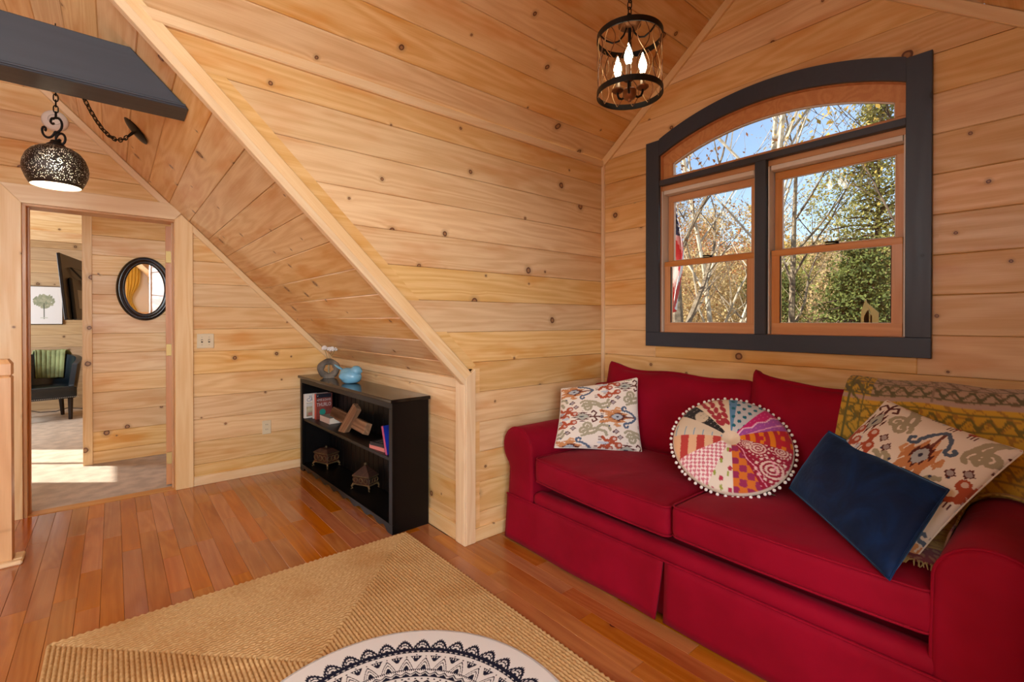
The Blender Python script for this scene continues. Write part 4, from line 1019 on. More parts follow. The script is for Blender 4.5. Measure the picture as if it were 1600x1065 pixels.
# ================================================================== BOOKCASE AND WHAT IT HOLDS
BK0 = (1.282, 2.631, 0); brz = .0235
bc = thing('bookcase', 'low black-brown wooden bookcase with scalloped apron against the knee wall', 'bookcase', BK0, brz)
LB, DB, HB = 1.685, .245, .815
bp = lambda name, *a, par=bc, b=.002: B().box(*a, b).build(name, black_wood, par)
B().box(-.022, DB+.006, -.018, LB+.016, HB-.022, HB, .004).build('top', black_top, bc)
bp('side_panel', .002, DB, 0, .022, 0, HB-.022); bp('side_panel', .002, DB, LB-.022, LB, 0, HB-.022)
bp('face_stile', -.006, .016, 0, .045, .058, HB-.060); bp('face_stile', -.006, .016, LB-.045, LB, .058, HB-.060); bp('top_rail', -.006, .016, 0, LB, HB-.060, HB-.022)
bp('shelf', .006, DB-.008, .022, LB-.022, .430, .452); bp('bottom_shelf', .004, DB-.008, .022, LB-.022, .038, .058)
bp('back_panel', DB-.008, DB-.002, .022, LB-.022, .05, HB-.022, b=.0005)
for i in range(20): 
    y = .03+i*(LB-.06)/20; bp('beadboard_strip', DB-.013, DB-.008, y+.004, y+(LB-.06)/20-.004, .060, HB-.024, b=.002)
# scalloped apron
ap = []; n = 90
for i in range(n+1):
    y = LB*i/n; t = y/LB; e = min(t, 1-t)
    z = 0 if e < .04 else (.026+.012*math.cos((t-.5)*2*PI*9))*min(1, (e-.04)/.03)
    ap.append((-y, z))
apb = B(); f = fmap(frame((-.006,0,0),(0,-1,0),(0,0,1),(-1,0,0)))
for a, b_ in zip(ap[:-1], ap[1:]): apb.prism([(b_[0], b_[1]), (a[0], a[1]), (a[0], .058), (b_[0], .058)], -.018, 0, f)
apb.build('apron', black_wood, bc)
R_ = Matrix.Rotation(brz, 3, 'Z')
def inbk(x, y, z): v = R_ @ Vector((x, y, z)); return (v[0]+BK0[0], v[1]+BK0[1], v[2])
# vase
stone = plain('grey_river_stone', (112,104,94), .85, bump=(60, .6, .006), var=.3)
vs = thing('ring_vase', 'grey stone ring-shaped vase with white flowers on the bookcase top', 'vase', inbk(.11, 1.335, HB), -.32)
V = []; F = []; nU, nV_ = 36, 14
for i in range(nU):
    a = 2*PI*i/nU
    for j in range(nV_):
        b_ = 2*PI*j/nV_; rad = .057+.025*math.cos(b_)*(1+.1*math.sin(5*a)); z = .077+rad*math.sin(a); V.append((rad*math.cos(a)*1.08, .026*math.sin(b_)*(1+.08*math.cos(7*a)), max(.0, z)))
F = [(i*nV_+j, ((i+1) % nU)*nV_+j, ((i+1) % nU)*nV_+(j+1) % nV_, i*nV_+(j+1) % nV_) for i in range(nU) for j in range(nV_)]
mesh('ring_body', V, F, stone, vs, True)
B().box(-.045,.045,-.026,.026,0,.012,.004).build('foot', stone, vs)
B().tube([(0,0,.03),(0,0,.15)], .008, 10).build('tube', plain('test_tube_glass', (150,140,110), .15, spec=.6), vs, True)
fl_m = plain('white_petals', (234,232,228), .9); stem_m = plain('dry_stem', (130,120,80), .8)
for dx, dy, h, r in ((-.032,.01,.245,.021),(.026,-.008,.235,.023),(.05,.012,.232,.018),(.004,.02,.236,.018)):
    fo = B().tube([(0,0,.12),(dx*.4,dy*.4,.18),(dx,dy,h-.008)], .0018, 6).build('stem', stem_m, vs, True)
    fb = B()
    for i in range(26):
        a = i*2.4; q = math.acos(1-2*(i+.5)/26*.8); fb.ball((dx+r*.8*math.sin(q)*math.cos(a), dy+r*.8*math.sin(q)*math.sin(a), h+r*.8*math.cos(q)), (r*.36,r*.36,r*.32), 7, 5)
    fb.build('flower_head', fl_m, fo, True)
# blue bird
bird_m = plain('glazed_pale_blue', (120,182,214), .22, spec=.6, var=.06)
bd_ = thing('bird_figurine', 'glossy pale blue ceramic bird figurine on the bookcase top', 'figurine', inbk(.115, .905, HB), math.radians(-48)); bd_.scale = (1.12, 1.15, 1.1)
def body(v):
    x, y, z = v; k = 1-.35*max(0, -x)**1.5
    return np.array((x*1.0, y*k, max(-.72, z)*(1-.1*x)+.28*max(0, -x-.1)**1.3))
B().ball((0,0,.044), (.076,.058,.060), 26, 18, f=body).build('body', bird_m, bd_, True)
B().ball((.040,0,.083), (.040,.040,.036), 20, 14).build('head', bird_m, bd_, True)
B().ball((.074,0,.080), (.013,.007,.006), 10, 8).build('beak', bird_m, bd_, True)
def tail(v): x, y, z = v; return np.array((x, y*(1.1-.2*x), z+.3*x*x))
tl_ = B().ball((-.080,0,.082), (.036,.016,.008), 14, 8, f=tail); tl_.V = [(x, y, z+(-.04-x)*.55) for x, y, z in tl_.V]; tl_.build('tail', bird_m, bd_, True)
for sy in (-1, 1): B().ball((-.014,sy*.046,.050), (.046,.012,.028), 16, 10).build('wing', bird_m, bd_, True)
# books and other things on the middle shelf
ZS = .452
page_m = plain('book_pages', (226,216,198), .8)
def text_mesh(name, s, size, mat, parent, M4, font_scale=(1,1)):
    c = bpy.data.curves.new(name, 'FONT'); c.body = s; c.size = size; c.align_x = 'CENTER'; c.align_y = 'CENTER'; c.resolution_u = 2
    t = bpy.data.objects.new(name, c); me = bpy.data.meshes.new_from_object(t); bpy.data.objects.remove(t)
    me.transform(Matrix.Diagonal((font_scale[0], font_scale[1], 1, 1))); me.materials.append(mat)
    o = link(bpy.data.objects.new(name, me), parent); o.matrix_local = M4; return o
def book(label, loc, rotz, w, h, t, cover, spine=None, lean=0, flat=False, pat=None):
    """local: x = width of the cover away from the spine, z = height, y = thickness; cover art faces -y"""
    b = thing('book', label, 'book', loc, rotz, 'books on the bookcase shelf'); cm = cover
    if flat: b.rotation_euler = (PI/2, 0, rotz)
    elif lean: b.rotation_euler = (0, lean, rotz) if lean < 9 else b.rotation_euler
    B().box(0, w, 0, .0022, 0, h, .0004).build('front_cover', cm, b); B().box(0, w, t-.0022, t, 0, h, .0004).build('back_cover', cm, b)
    B().box(-.001, .0022, 0, t, 0, h, .0004).build('spine', spine or cm, b); B().box(.002, w-.004, .0022, t-.0022, .003, h-.003).build('pages', page_m, b)
    return b
fc = lambda x, y, z: Matrix.Translation((x, y, z)) @ Matrix.Rotation(PI/2, 4, 'X')
white_c = plain('white_book_cover', (222,218,210), .4); red_c = plain('red_book_spine', (196,72,48), .4); rust_c = plain('rust_book_cover', (124,58,50), .4, var=.25); navy_c = plain('navy_band', (24,26,40), .4); teal_c = plain('teal_emblem', (40,140,124), .4)
blue_t = plain('blue_print', (60,100,140), .5); pale_t = plain('pale_print', (206,200,200), .5); black_t = plain('black_print', (20,20,22), .5)
rz_b = brz
# paperback with a landscape cover
bx = book('white paperback with a beach landscape cover at the left end of the shelf', inbk(.006, 1.612, ZS), rz_b, .110, .205, .024, white_c)
B().box(.016,.104,-.0008,0,.012,.13).build('cover_picture', plain('landscape_print', (150,142,118), .5, var=.4), bx); B().box(.016,.104,-.0010,-.0001,.098,.125).build('cover_picture', plain('sky_print', (198,200,196), .5), bx)
B().box(.03,.09,-.0012,-.0002,.02,.045).build('cover_picture', plain('roof_print', (176,112,96), .5), bx)
text_mesh('lettering', 'JILL', .03, blue_t, bx, fc(.06,-.0012,.18)); text_mesh('lettering', 'CAM', .04, blue_t, bx, fc(.06,-.0012,.153))
# white spine and red spine novel
b2_ = book('thick novel with red spine, rust cover and pale capitals next to the white paperback', inbk(.062, 1.490, ZS), rz_b, .135, .215, .040, rust_c, red_c)
B().box(.0,.126,-.0009,0,.182,.214).build('cover_band', navy_c, b2_); text_mesh('lettering', 'AIMEE & DAVID', .021, pale_t, b2_, fc(.064,-.0012,.162), (.82,1.3)); text_mesh('lettering', 'THURLO', .035, pale_t, b2_, fc(.064,-.0012,.122), (.88,1.25))
text_mesh('lettering', 'V', .02, pale_t, b2_, fc(.012,-.0014,.197))
o = B().lathe([(0,.001),(.026,.001),(.026,0),(.017,0),(.017,.0006),(0,.0006)], 24).build('cover_emblem', teal_c, b2_); o.matrix_local = fc(.052,-.001,.06)
book('slim book with white spine between the white paperback and the red-spined novel', inbk(.058, 1.548, ZS), rz_b, .13, .212, .022, white_c)
bw = thing('book', 'small thick book with a pinkish spine lying flat before the novels', 'book', inbk(.078, 1.235, ZS), brz+.02, 'books on the bookcase shelf')
pkc = plain('cream_book_cover', (212,190,180), .5)
B().box(0,.10,0,.20,0,.003,.0005).build('back_cover', pkc, bw); B().box(0,.10,0,.20,.045,.048,.0005).build('front_cover', plain('sage_book_cover', (142,150,142), .5), bw); B().box(-.001,.003,0,.20,0,.048,.0006).build('spine', pkc, bw); B().box(.003,.097,.003,.197,.003,.045).build('pages', page_m, bw)
# crossed driftwood pieces
dw = wood('driftwood', (160,118,84), (118,80,54), (70,46,32), None, .2, .8, .15, 1.3, .1)
cr = thing('driftwood_cross', 'two worn wooden slats crossed like a propeller leaning on the shelf', 'wood cross', inbk(.06, .96, ZS))
def slat(P0, P1, w, t, name):
    P0, P1 = np.array(P0), np.array(P1); d = P1-P0; L = np.linalg.norm(d)
    pl = [(-L/2+.012,-w/2),(L/2-.008,-w*.5),(L/2,-w*.3),(L/2-.004,w*.46),(-L/2+.02,w*.5),(-L/2,w*.25),(-L/2-.003,-w*.2)]
    o = B().prism(pl, -t, 0, None, .004).build(name, dw, cr); u = Vector(d/L); n = Vector((-1,-.3,.35)); n = (n-u*n.dot(u)).normalized(); v = n.cross(u); c = (P0+P1)/2
    o.matrix_local = Matrix(((u[0],v[0],n[0],c[0]),(u[1],v[1],n[1],c[1]),(u[2],v[2],n[2],c[2]),(0,0,0,1))); return o
c0 = np.array(inbk(.06, .96, ZS))
A0, A1 = on(517,642,0,1.385)-c0, on(570,669,0,1.355)-c0
B0, B1 = on(532,680,0,1.31)-c0, on(557,634,0,1.375)-c0
slat(A0, A1, .085, .045, 'slat'); slat(A0+np.array((.0,.0,-.0)), A0+(A1-A0)*.5, .07, .03, 'slat'); slat(B0+np.array((-.012,0,.004)), B1+np.array((-.012,0,0)), .078, .04, 'slat')
# books at the right end
pk = plain('salmon_cover', (214,128,120), .5); bk_c = plain('black_cover', (26,26,28), .35); bl_c = plain('cobalt_cover', (28,52,168), .35, var=.2); mg = plain('magenta_spine', (180,60,110), .4)
def flatbook(label, x, y, z, rz, w, h, t, cov):
    b = thing('book', label, 'book', inbk(x, y, z), rz, 'books on the bookcase shelf')
    B().box(0, w, 0, h, 0, .002, .0004).build('back_cover', cov, b); B().box(0, w, 0, h, t-.002, t, .0004).build('front_cover', cov, b); B().box(-.001, .002, 0, h, 0, t, .0005).build('spine', cov, b); B().box(.002, w-.004, .003, h-.003, .002, t-.002).build('pages', page_m, b)
    return b
flatbook('salmon-edged paperback lying flat under a black one at the right end', .035, .185, ZS, math.radians(8), .11, .175, .024, pk)
f2 = flatbook('black paperback with grey script lying on the salmon one', .045, .175, ZS+.0245, math.radians(14), .105, .165, .022, bk_c)
for k, s in enumerate(('LOVE', 'SONG')): text_mesh('lettering', s, .03, pale_t, f2, Matrix.Translation((.05, .12-.045*k, .0228)) @ Matrix.Rotation(PI/2*0, 4, 'Z'))
b5 = thing('book', 'cobalt blue paperback leaning on the right side panel of the shelf', 'book', inbk(.03, .142, ZS+.0), .0, 'books on the bookcase shelf')
b5.rotation_euler = (math.radians(14), 0, math.radians(4))
for n_, a in (('front_cover', (0,.11,.018,.02,0,.18)), ('back_cover', (0,.11,0,.002,0,.18)), ('pages', (.003,.106,.002,.018,.003,.177))): B().box(*a).build(n_, page_m if n_ == 'pages' else bl_c, b5)
B().box(-.002,.001,0,.02,0,.18,.0004).build('spine', mg, b5)
b5.location = Vector(inbk(.022, .118, ZS+.001)); b5.rotation_euler = (math.radians(-16), 0, math.radians(6))
f5 = Matrix.Translation((.055,.0205,.14)) @ Matrix.Rotation(PI, 4, 'Z') @ Matrix.Rotation(PI/2, 4, 'X')
text_mesh('lettering', 'SC', .04, pale_t, b5, f5)
# carved trinket boxes on the bottom shelf
carve = wood('carved_walnut', (74,40,26), (50,26,18), (30,16,12), None, .0, .5, .4, 1.4, .1); gold = plain('antique_gold_leaf', (96,76,46), .55, .3, var=.3)
def trinket(label, x, y, rz, sx, sy, sz, peak):
    t = thing('trinket_box', label, 'box', inbk(x, y, .058), rz, 'trinket boxes on the bottom shelf')
    z0 = .035
    B().box(-sx, sx, -sy, sy, z0, z0+sz, .004).build('body', carve, t)
    for a, b_, c, d in ((-1,-1,1,1),): pass
    md = B()
    for z in (z0+.004, z0+sz-.004):
        for P in ([(-sx,-sy),(sx,-sy)], [(sx,-sy),(sx,sy)], [(sx,sy),(-sx,sy)], [(-sx,sy),(-sx,-sy)]): md.tube([(P[0][0]*1.02,P[0][1]*1.02,z),(P[1][0]*1.02,P[1][1]*1.02,z)], .005, 6)
    md.build('moulding', gold, t, True)
    for i in range(3):
        for sgn, ax in ((-1,0),(1,0),(-1,1),(1,1)):
            k = (-.6+.6*i); r = sz*.24
            o = B(); 
            P = [((k*sx+r*math.cos(a)) if ax else sgn*(sx+.001), (k*sy+r*math.cos(a)) if not ax else sgn*(sy+.001), z0+sz*.5+r*math.sin(a)) for a in np.linspace(0, 2*PI, 13)[:-1]]
            o.tube(P, .0035, 5, True).build('carved_rosette', gold, t, True)
    L = B(); zt = z0+sz
    V = [(-sx*1.06,-sy*1.06,zt),(sx*1.06,-sy*1.06,zt),(sx*1.06,sy*1.06,zt),(-sx*1.06,sy*1.06,zt)]; k = .55 if peak < .05 else .12
    V += [(-sx*k,-sy*k,zt+peak),(sx*k,-sy*k,zt+peak),(sx*k,sy*k,zt+peak),(-sx*k,sy*k,zt+peak)]
    L.add(V, [(3,2,1,0),(4,5,6,7),(0,1,5,4),(1,2,6,5),(2,3,7,6),(3,0,4,7)]); lid = L.build('lid', carve, t)
    B().ball((0,0,zt+peak+.010), (.012,.012,.013), 10, 8).build('knob', gold, lid, True)
    for a in (-1, 1):
        for b_ in (-1, 1): B().tube([(a*sx*.9,b_*sy*.9,z0+.004),(a*sx*1.08,b_*sy*1.08,z0-.014),(a*sx*1.0,b_*sy*1.0,.006),(a*sx*1.14,b_*sy*1.14,.003)], [.010,.007,.005,.004], 7).build('foot', gold, t, True)
trinket('flat-lidded carved wooden box with gilt edges at the left of the bottom shelf', .135, 1.46, .35, .058, .085, .085, .028)
trinket('peak-lidded carved wooden box with gilt rosettes at the right of the bottom shelf', .150, .72, .45, .05, .075, .066, .066)
# ================================================================== LAMPS
iron = plain('black_iron', (26,24,23), .45, .6, bump=(80, .3, .002)); bronze = plain('aged_bronze', (112,74,46), .4, .7, var=.3); steel = plain('brushed_silver', (176,164,146), .35, .8)
def chain(b, P, r=.0022, link_l=.026, w=.007):
    P = [np.array(p, float) for p in P]; d = np.r_[0, np.cumsum([np.linalg.norm(q-p) for p, q in zip(P[:-1], P[1:])])]; n = max(2, int(d[-1]/(link_l*.74)))
    at = lambda s: np.array([np.interp(s, d, [p[k] for p in P]) for k in range(3)])
    for i in range(n):
        s = (i+.5)*d[-1]/n; c = at(s); t = at(min(d[-1], s+.005))-at(max(0, s-.005)); t /= np.linalg.norm(t)+1e-9
        a = np.cross(t, (0,0,1.) if abs(t[2]) < .9 else (1.,0,0)); a /= np.linalg.norm(a); c2 = np.cross(t, a); side = a if i % 2 else c2
        b.tube([c+t*(link_l/2-w)*k1+(t*w*math.sin(q)*1.0+side*w*math.cos(q)) for k1, qs in ((1, np.linspace(0, PI, 6)), (-1, np.linspace(PI, 2*PI, 6))) for q in qs], r, 5, True)
    return b
warm = (1.0, .80, .56)
flame = NT('lit_bulb'); flame.b.inputs['Emission Color'].default_value = (1,.86,.62,1); flame.b.inputs['Emission Strength'].default_value = 9; flame.set(Base_Color=(1,.95,.85,1)); flame = flame.m
wire_m = plain('lit_wire', (196,164,118), .35, .7)  # strands lightened so the wires look lit by the bulbs
# --- lantern chandelier
CX, CYY = 1.566, 1.140
ch = thing('lantern_chandelier', 'round black metal lantern chandelier with three lit candle bulbs before the window', 'chandelier', (CX, CYY, 2.185))
def band(z, r, h, t): return B().lathe([(r-t,z-h),(r,z-h),(r,z+h),(r-t,z+h),(r-t,z-h)], 56)
ZT = .218
band(0, .128, .011, .004).build('bottom_ring', iron, ch, True); band(ZT, .128, .011, .004).build('top_ring', iron, ch, True)
for k in range(12):
    for sg in (-1, 1):
        P = []
        for t in np.linspace(0, 1, 17):
            a = 2*PI*k/12+sg*(.20*math.sin(t*2*PI*1.0)); P.append((.1245*math.cos(a), .1245*math.sin(a), t*ZT))
        B().tube(P, .0017, 5).build('wire', wire_m if sg > 0 else bronze, ch, True)
B().lathe([(0,ZT+.066),(.03,ZT+.066),(.044,ZT+.058),(.044,ZT+.046),(.03,ZT+.038),(.012,ZT+.036),(.0,ZT+.036)], 30).build('top_cap', bronze, ch, True)
for k in range(3):
    a = 2*PI*k/3+.5; P = [(r*math.cos(a), r*math.sin(a), z) for r, z in ((.012,ZT+.04),(.024,ZT+.008),(.045,ZT-.018),(.07,ZT-.028),(.098,ZT-.02),(.124,ZT))]
    B().tube(P, .0035, 6).build('top_arm', iron, ch, True)
B().tube([(0,0,ZT+.04),(0,0,-.01)], .0065, 10).build('stem', iron, ch, True)
B().lathe([(0,-.036),(.006,-.034),(.009,-.026),(.02,-.022),(.026,-.012),(.026,.010),(.022,.014),(0,.014)], 24).build('hub', bronze, ch, True)
for k in range(3):
    a = 2*PI*k/3+math.radians(92); c, s = math.cos(a), math.sin(a); q = lambda r, z: (r*c, r*s, z); R0 = .056
    arm = B().tube([q(.02,-.008),q(.036,-.012),q(.050,-.004),q(R0,.012),q(R0,.022)], .0045, 8).build('candle_arm', iron, ch, True)
    B().lathe([(0,.020),(.014,.020),(.024,.028),(.024,.033),(.012,.034),(0,.034)], 22, q(R0,0)).build('drip_pan', bronze, arm, True)
    B().lathe([(0,.034),(.0095,.034),(.0095,.082),(0,.082)], 16, q(R0,0)).build('candle_sleeve', steel, arm, True)
    B().lathe([(.004,.082),(.010,.088),(.0155,.104),(.0165,.116),(.0125,.134),(.0065,.150),(.0025,.164),(0,.168)], 18, q(R0,0)).build('bulb', flame, arm, True)
    light('chandelier_bulb', 'POINT', q(R0,.118), 4.0, warm, .016, parent=ch)
zr_ = ZR-.02-2.185
lb = B(); lb.tube([(.013*math.sin(q), 0, ZT+.080+.015*math.cos(q)) for q in np.linspace(0, 2*PI, 15)[:-1]], .003, 6, True); lb.build('loop', iron, ch, True)
chain(B(), [(0,0,ZT+.09),(0,0,zr_-.03)], .0024, .034, .009).build('chain', iron, ch, True)
B().lathe([(0,zr_-.035),(.02,zr_-.034),(.055,zr_-.01),(.06,zr_+.02),(0,zr_+.02)], 28).build('canopy', iron, ch, True)
# --- glowing globe added behind the viewer as fill light for the room
gl = thing('fill_globe', 'white glowing globe added behind the viewpoint as fill light', 'fill light', (-.75, -.75, 2.45))
gmat = NT('fill_glow'); gmat.b.inputs['Emission Color'].default_value = (1,.96,.9,1); gmat.b.inputs['Emission Strength'].default_value = 3; gmat.set(Base_Color=(.9,.9,.88,1))
B().tube([(0,0,.16),(0,0,S+.75-2.45-.03)], .008, 8).build('stem', iron, gl, True); B().lathe([(0,.19),(.06,.19),(.06,.15),(0,.15)], 20).build('cap', iron, gl)
B().ball((0,0,0), .17, 24, 16).build('globe', gmat.m, gl, True)
light('fill_globe_light', 'POINT', (0,0,0), 300, (.93,.97,1), .18, parent=gl)
# --- pierced swag pendant in the hall
PX, PY = -.206, 3.15; PZ = 1.930; PK = .78; PKZ = .96
pd = thing('pierced_pendant', 'black pierced-metal dome pendant lamp with scrollwork hanging over the bedroom doorway', 'pendant lamp', (PX, PY, PZ)); pd.scale = (PK, PK, PKZ)
prc = NT('pierced_black_metal'); co = prc.n('TexCoord').outputs['Object']; nm = prc.n('VectorMath', operation='NORMALIZE'); sub = prc.n('VectorMath', operation='SUBTRACT'); prc.l(co, sub.inputs[0]); sub.inputs[1].default_value = (0,0,.095); prc.l(sub.outputs[0], nm.inputs[0])
vo = prc.n('TexVoronoi', feature='F1'); vo.inputs['Scale'].default_value = 21; prc.l(nm.outputs[0], vo.inputs[0]); hol = prc.math('LESS_THAN', vo.outputs['Distance'], .27)
sp_ = prc.n('SeparateXYZ'); prc.l(co, sp_.inputs[0]); hol = prc.math('MULTIPLY', hol, prc.math('GREATER_THAN', sp_.outputs[2], .012)); hol = prc.math('MULTIPLY', hol, prc.math('LESS_THAN', sp_.outputs[2], .195))
tr = prc.n('BsdfTransparent'); mx = prc.n('MixShader'); prc.set(Base_Color=L3(44,36,30), Roughness=.4, Metallic=.5); prc.l(hol, mx.inputs[0]); prc.l(prc.b.outputs[0], mx.inputs[1]); prc.l(tr.outputs[0], mx.inputs[2]); prc.l(mx.outputs[0], prc.t.nodes['Material Output'].inputs[0]); prc_nodes = prc; prc = prc.m
prc2 = prc.copy(); prc2.name = 'pierced_white_lining'; prc2.node_tree.nodes['Principled BSDF'].inputs['Base Color'].default_value = (.9,.86,.78,1); prc2.node_tree.nodes['Principled BSDF'].inputs['Metallic'].default_value = 0; prc2.node_tree.nodes['Principled BSDF'].inputs['Roughness'].default_value = .6
prof = [(.118,0),(.121,.003),(.136,.028),(.150,.060),(.154,.085),(.150,.112),(.136,.145),(.112,.172),(.080,.190),(.045,.200),(.030,.204)]
B().lathe(prof, 64).build('shade', prc, pd, True)
B().lathe([(r-.003, z) for r, z in prof[:-1]]+[(.02,.2)], 64).build('shade_lining', prc2, pd, True)
B().lathe([(0,.226),(.024,.226),(.03,.214),(.044,.206),(.046,.199),(0,.199)], 28).build('cap', iron, pd, True)
B().ball((0,0,.115), (.030,.030,.036), 16, 12).build('bulb', flame, pd, True)
light('pendant_bulb', 'POINT', (0,0,.115), 14, warm, .032, parent=pd)
cr_ = np.array((_s, -_c, 0))      # scrolls face the room: their plane's sideways direction
def scroll(pts, r=.0062): 
    return B().tube([tuple(cr_*x)+() if False else (cr_[0]*x, cr_[1]*x, z) for x, z in pts], r, 8)
def arcp(cx, cz, r, a0, a1, n=12): return [(cx+r*math.cos(math.radians(a)), cz+r*math.sin(math.radians(a))) for a in np.linspace(a0, a1, n)]
scroll(arcp(.002,.305,.036,-80,120)+arcp(-.018,.325,.014,100,300,7)).build('scroll', iron, pd, True)
scroll([(.0,.225),(.0,.262)]+arcp(-.045,.283,.040,-20,-190,12)+arcp(-.073,.286,.011,180,-60,6)).build('scroll', iron, pd, True)
scroll(arcp(.03,.235,.028,160,-100,12)+arcp(.020,.222,.010,-120,-330,5)).build('scroll', iron, pd, True)
B().tube([(0,0,.222),(0,0,.275)], .006, 8).build('stem', iron, pd, True); B().tube([(0,0,.335),(0,0,.372)], .006, 8).build('stem', iron, pd, True)
zh = (S-PX-PZ)/PKZ-.045      # hook under the sloping ceiling
chain(B(), [(0,0,.37),(0,0,zh)], .0036, .036, .0105).build('chain', iron, pd, True)
CAN = (np.array((.108, 3.521, S-.108))-np.array((PX,PY,PZ)))/np.array((PK,PK,PKZ)); nn = np.array((-1,0,-1))/r2
e = CAN+nn*.075; hk = np.array((0,0,zh))
sag = [hk+(e-hk)*t+np.array((0,0,-.20*4*t*(1-t)*(.55+.45*t))) for t in np.linspace(0, 1, 18)]
chain(B(), sag, .0036, .040, .011).build('swag_chain', iron, pd, True)
B().tube(sag, .0016, 5).build('cord', iron, pd, True)
cb = B().lathe([(0,.0),(.092,.0),(.095,.008),(.080,.016),(.03,.024),(.010,.030),(.007,.07),(.0,.075)], 30).build('canopy', iron, pd, True)
q = Vector((nn[0], nn[1], nn[2])).to_track_quat('Z', 'Y'); cb.matrix_local = Matrix.Translation(CAN) @ q.to_matrix().to_4x4()
B().tube([(0,0,zh+.045),(0,0,zh+.01),(.008,0,zh-.004),(0,0,zh-.012),(-.008,0,zh-.002)], .003, 6).build('hook', iron, pd, True)
# ================================================================== SMALL FITTINGS
ivory = plain('ivory_plastic', (226,212,178), .4); dk = plain('slot_dark', (40,34,28), .6)
swp = thing('light_switch', 'ivory double light switch plate beside the bedroom door casing', 'light switch', (.556, YD, 1.128))
B().box(-.057,.057,-.007,0,-.057,.057,.003).build('plate', ivory, swp)
for x in (-.024, .024): 
    B().box(x-.005,x+.005,-.016,-.007,-.004,.010,.002).build('toggle', ivory, swp); B().box(x-.006,x+.006,-.0078,-.0068,-.013,.013).build('slot', dk, swp)
    for z in (-.03, .03): B().ball((x,-.007,z), (.003,.0015,.003), 8, 5).build('screw', steel, swp)
otp = thing('wall_outlet', 'ivory duplex wall outlet low on the boards beside the bookcase', 'outlet', (.992, YD, .386))
B().box(-.034,.034,-.006,0,-.057,.057,.003).build('plate', ivory, otp)
for z in (-.02, .02):
    s_ = B().lathe([(0,0),(.016,0),(.016,.002),(0,.002)], 20).build('socket', ivory, otp); s_.matrix_local = Matrix.Translation((0,-.006,z)) @ Matrix.Rotation(PI/2, 4, 'X')
    for x in (-.006, .006): B().box(x-.0012,x+.0012,-.0088,-.0079,z-.002,z+.008).build('slot', dk, otp)
sm = thing('smoke_detector', 'round white smoke detector high on the door wall behind the pendant', 'smoke detector', (-.292, YD, 2.622))
o = B().lathe([(0,.034),(.03,.034),(.058,.028),(.066,.018),(.068,.0),(0,0)], 36).build('housing', plain('white_plastic', (232,228,222), .4), sm, True); o.matrix_local = Matrix.Rotation(PI/2, 4, 'X')
o = B().lathe([(.03,.0345),(.034,.0345),(.034,.037),(.03,.037),(.03,.0345)], 28).build('vent_ring', plain('light_grey_plastic', (196,192,186), .5), sm, True); o.matrix_local = Matrix.Rotation(PI/2, 4, 'X')
# --- newel post at the left edge
nw = thing('newel_post', 'square pine newel post with notched top at the stair opening', 'post', (-.462, 3.665, 0))
def ring(h, z): return [(-h,-h,z),(h,-h,z),(h,h,z),(-h,h,z)]
V = []; F = []; sec = [(.048,0),(.048,.985),(.041,.993),(.048,1.001),(.048,1.058),(.034,1.082)]
for h, z in sec: V += ring(h, z)
for j in range(len(sec)-1):
    for k in range(4): F.append((j*4+k, j*4+(k+1) % 4, (j+1)*4+(k+1) % 4, (j+1)*4+k))
F += [(3,2,1,0), tuple(len(V)-4+k for k in range(4))]
tall = wood('newel_pine', (226,178,122), (206,150,94), (110,64,40), None, .3, .35, .45, 1, .05)
o = mesh('shaft', [(z, y, -x) for x, y, z in V], F, tall, nw); o.matrix_local = Matrix(((0,0,-1,0),(0,1,0,0),(1,0,0,0),(0,0,0,1)))
B().box(-.07,.09,-.09,-.048,0,.022,.006).build('base_moulding', trim_m, nw); B().box(.048,.09,-.048,.06,0,.022,.006).build('base_moulding', trim_m, nw)
# --- mirror on the partition wall
mr = thing('oval_mirror', 'round-cornered oval mirror in a glossy black moulded frame on the bedroom partition wall', 'mirror', (.232, YP-.003, 1.586), math.radians(1.6))
mr.rotation_euler = (math.radians(1.6), 0, 0)
blk = plain('gloss_black_frame', (18,17,18), .18, spec=.6)
V = []; F = []; prof = [(0,0),(.004,.018),(.016,.032),(.034,.030),(.046,.018),(.052,.020),(.060,.018),(.066,.008),(.066,.0)]; n = 64; ea, eb = .212, .300
for i in range(n):
    a = 2*PI*i/n
    for d, h in prof: V.append(((ea-d)*math.cos(a), -h, (eb-d)*math.sin(a)))
m = len(prof); F = [(i*m+j, ((i+1) % n)*m+j, ((i+1) % n)*m+j+1, i*m+j+1) for i in range(n) for j in range(m-1)]
mesh('frame', V, F, blk, mr, True)
V = [(0,-.008,0)]+[((ea-.062)*math.cos(2*PI*i/n), -.008, (eb-.062)*math.sin(2*PI*i/n)) for i in range(n)]
mesh('mirror_glass', V, [(0, 1+(i+1) % n, 1+i) for i in range(n)], plain('silvered_glass', (240,240,236), .02, 1), mr)
# ================================================================== BEDROOM THINGS
pic = thing('canvas_picture', 'framed canvas picture of a single leafy tree on the bedroom far wall', 'picture', (-.745, YF-.001, 1.505))
w_, h_ = .185, .262
B().box(-w_-.008,w_+.008,-.03,0,-h_-.008,h_+.008,.002).build('frame', plain('thin_black_frame', (30,26,24), .5), pic)
U, V_ = np.meshgrid(np.linspace(-1,1,70), np.linspace(-1,1,96)); U, V_ = U.ravel(), V_.ravel(); p = Paint(U, V_, (226,226,226))
rr_ = RNG.random((150,3))
for a, b_, c in rr_:
    q = a*2*PI; R = math.sqrt(b_); p.blob(.0+.56*R*math.cos(q), .22+.34*R*math.sin(q), .09, .055, (132+int(40*c),142+int(30*c),118+int(30*c)), c*3)
p.line([(0,.1),(.01,-.2),(.0,-.72)], .03, (90,96,84)); p.fill((V_ < -.66) & (V_ > -.70) & (np.abs(U) < .2), (190,196,186))
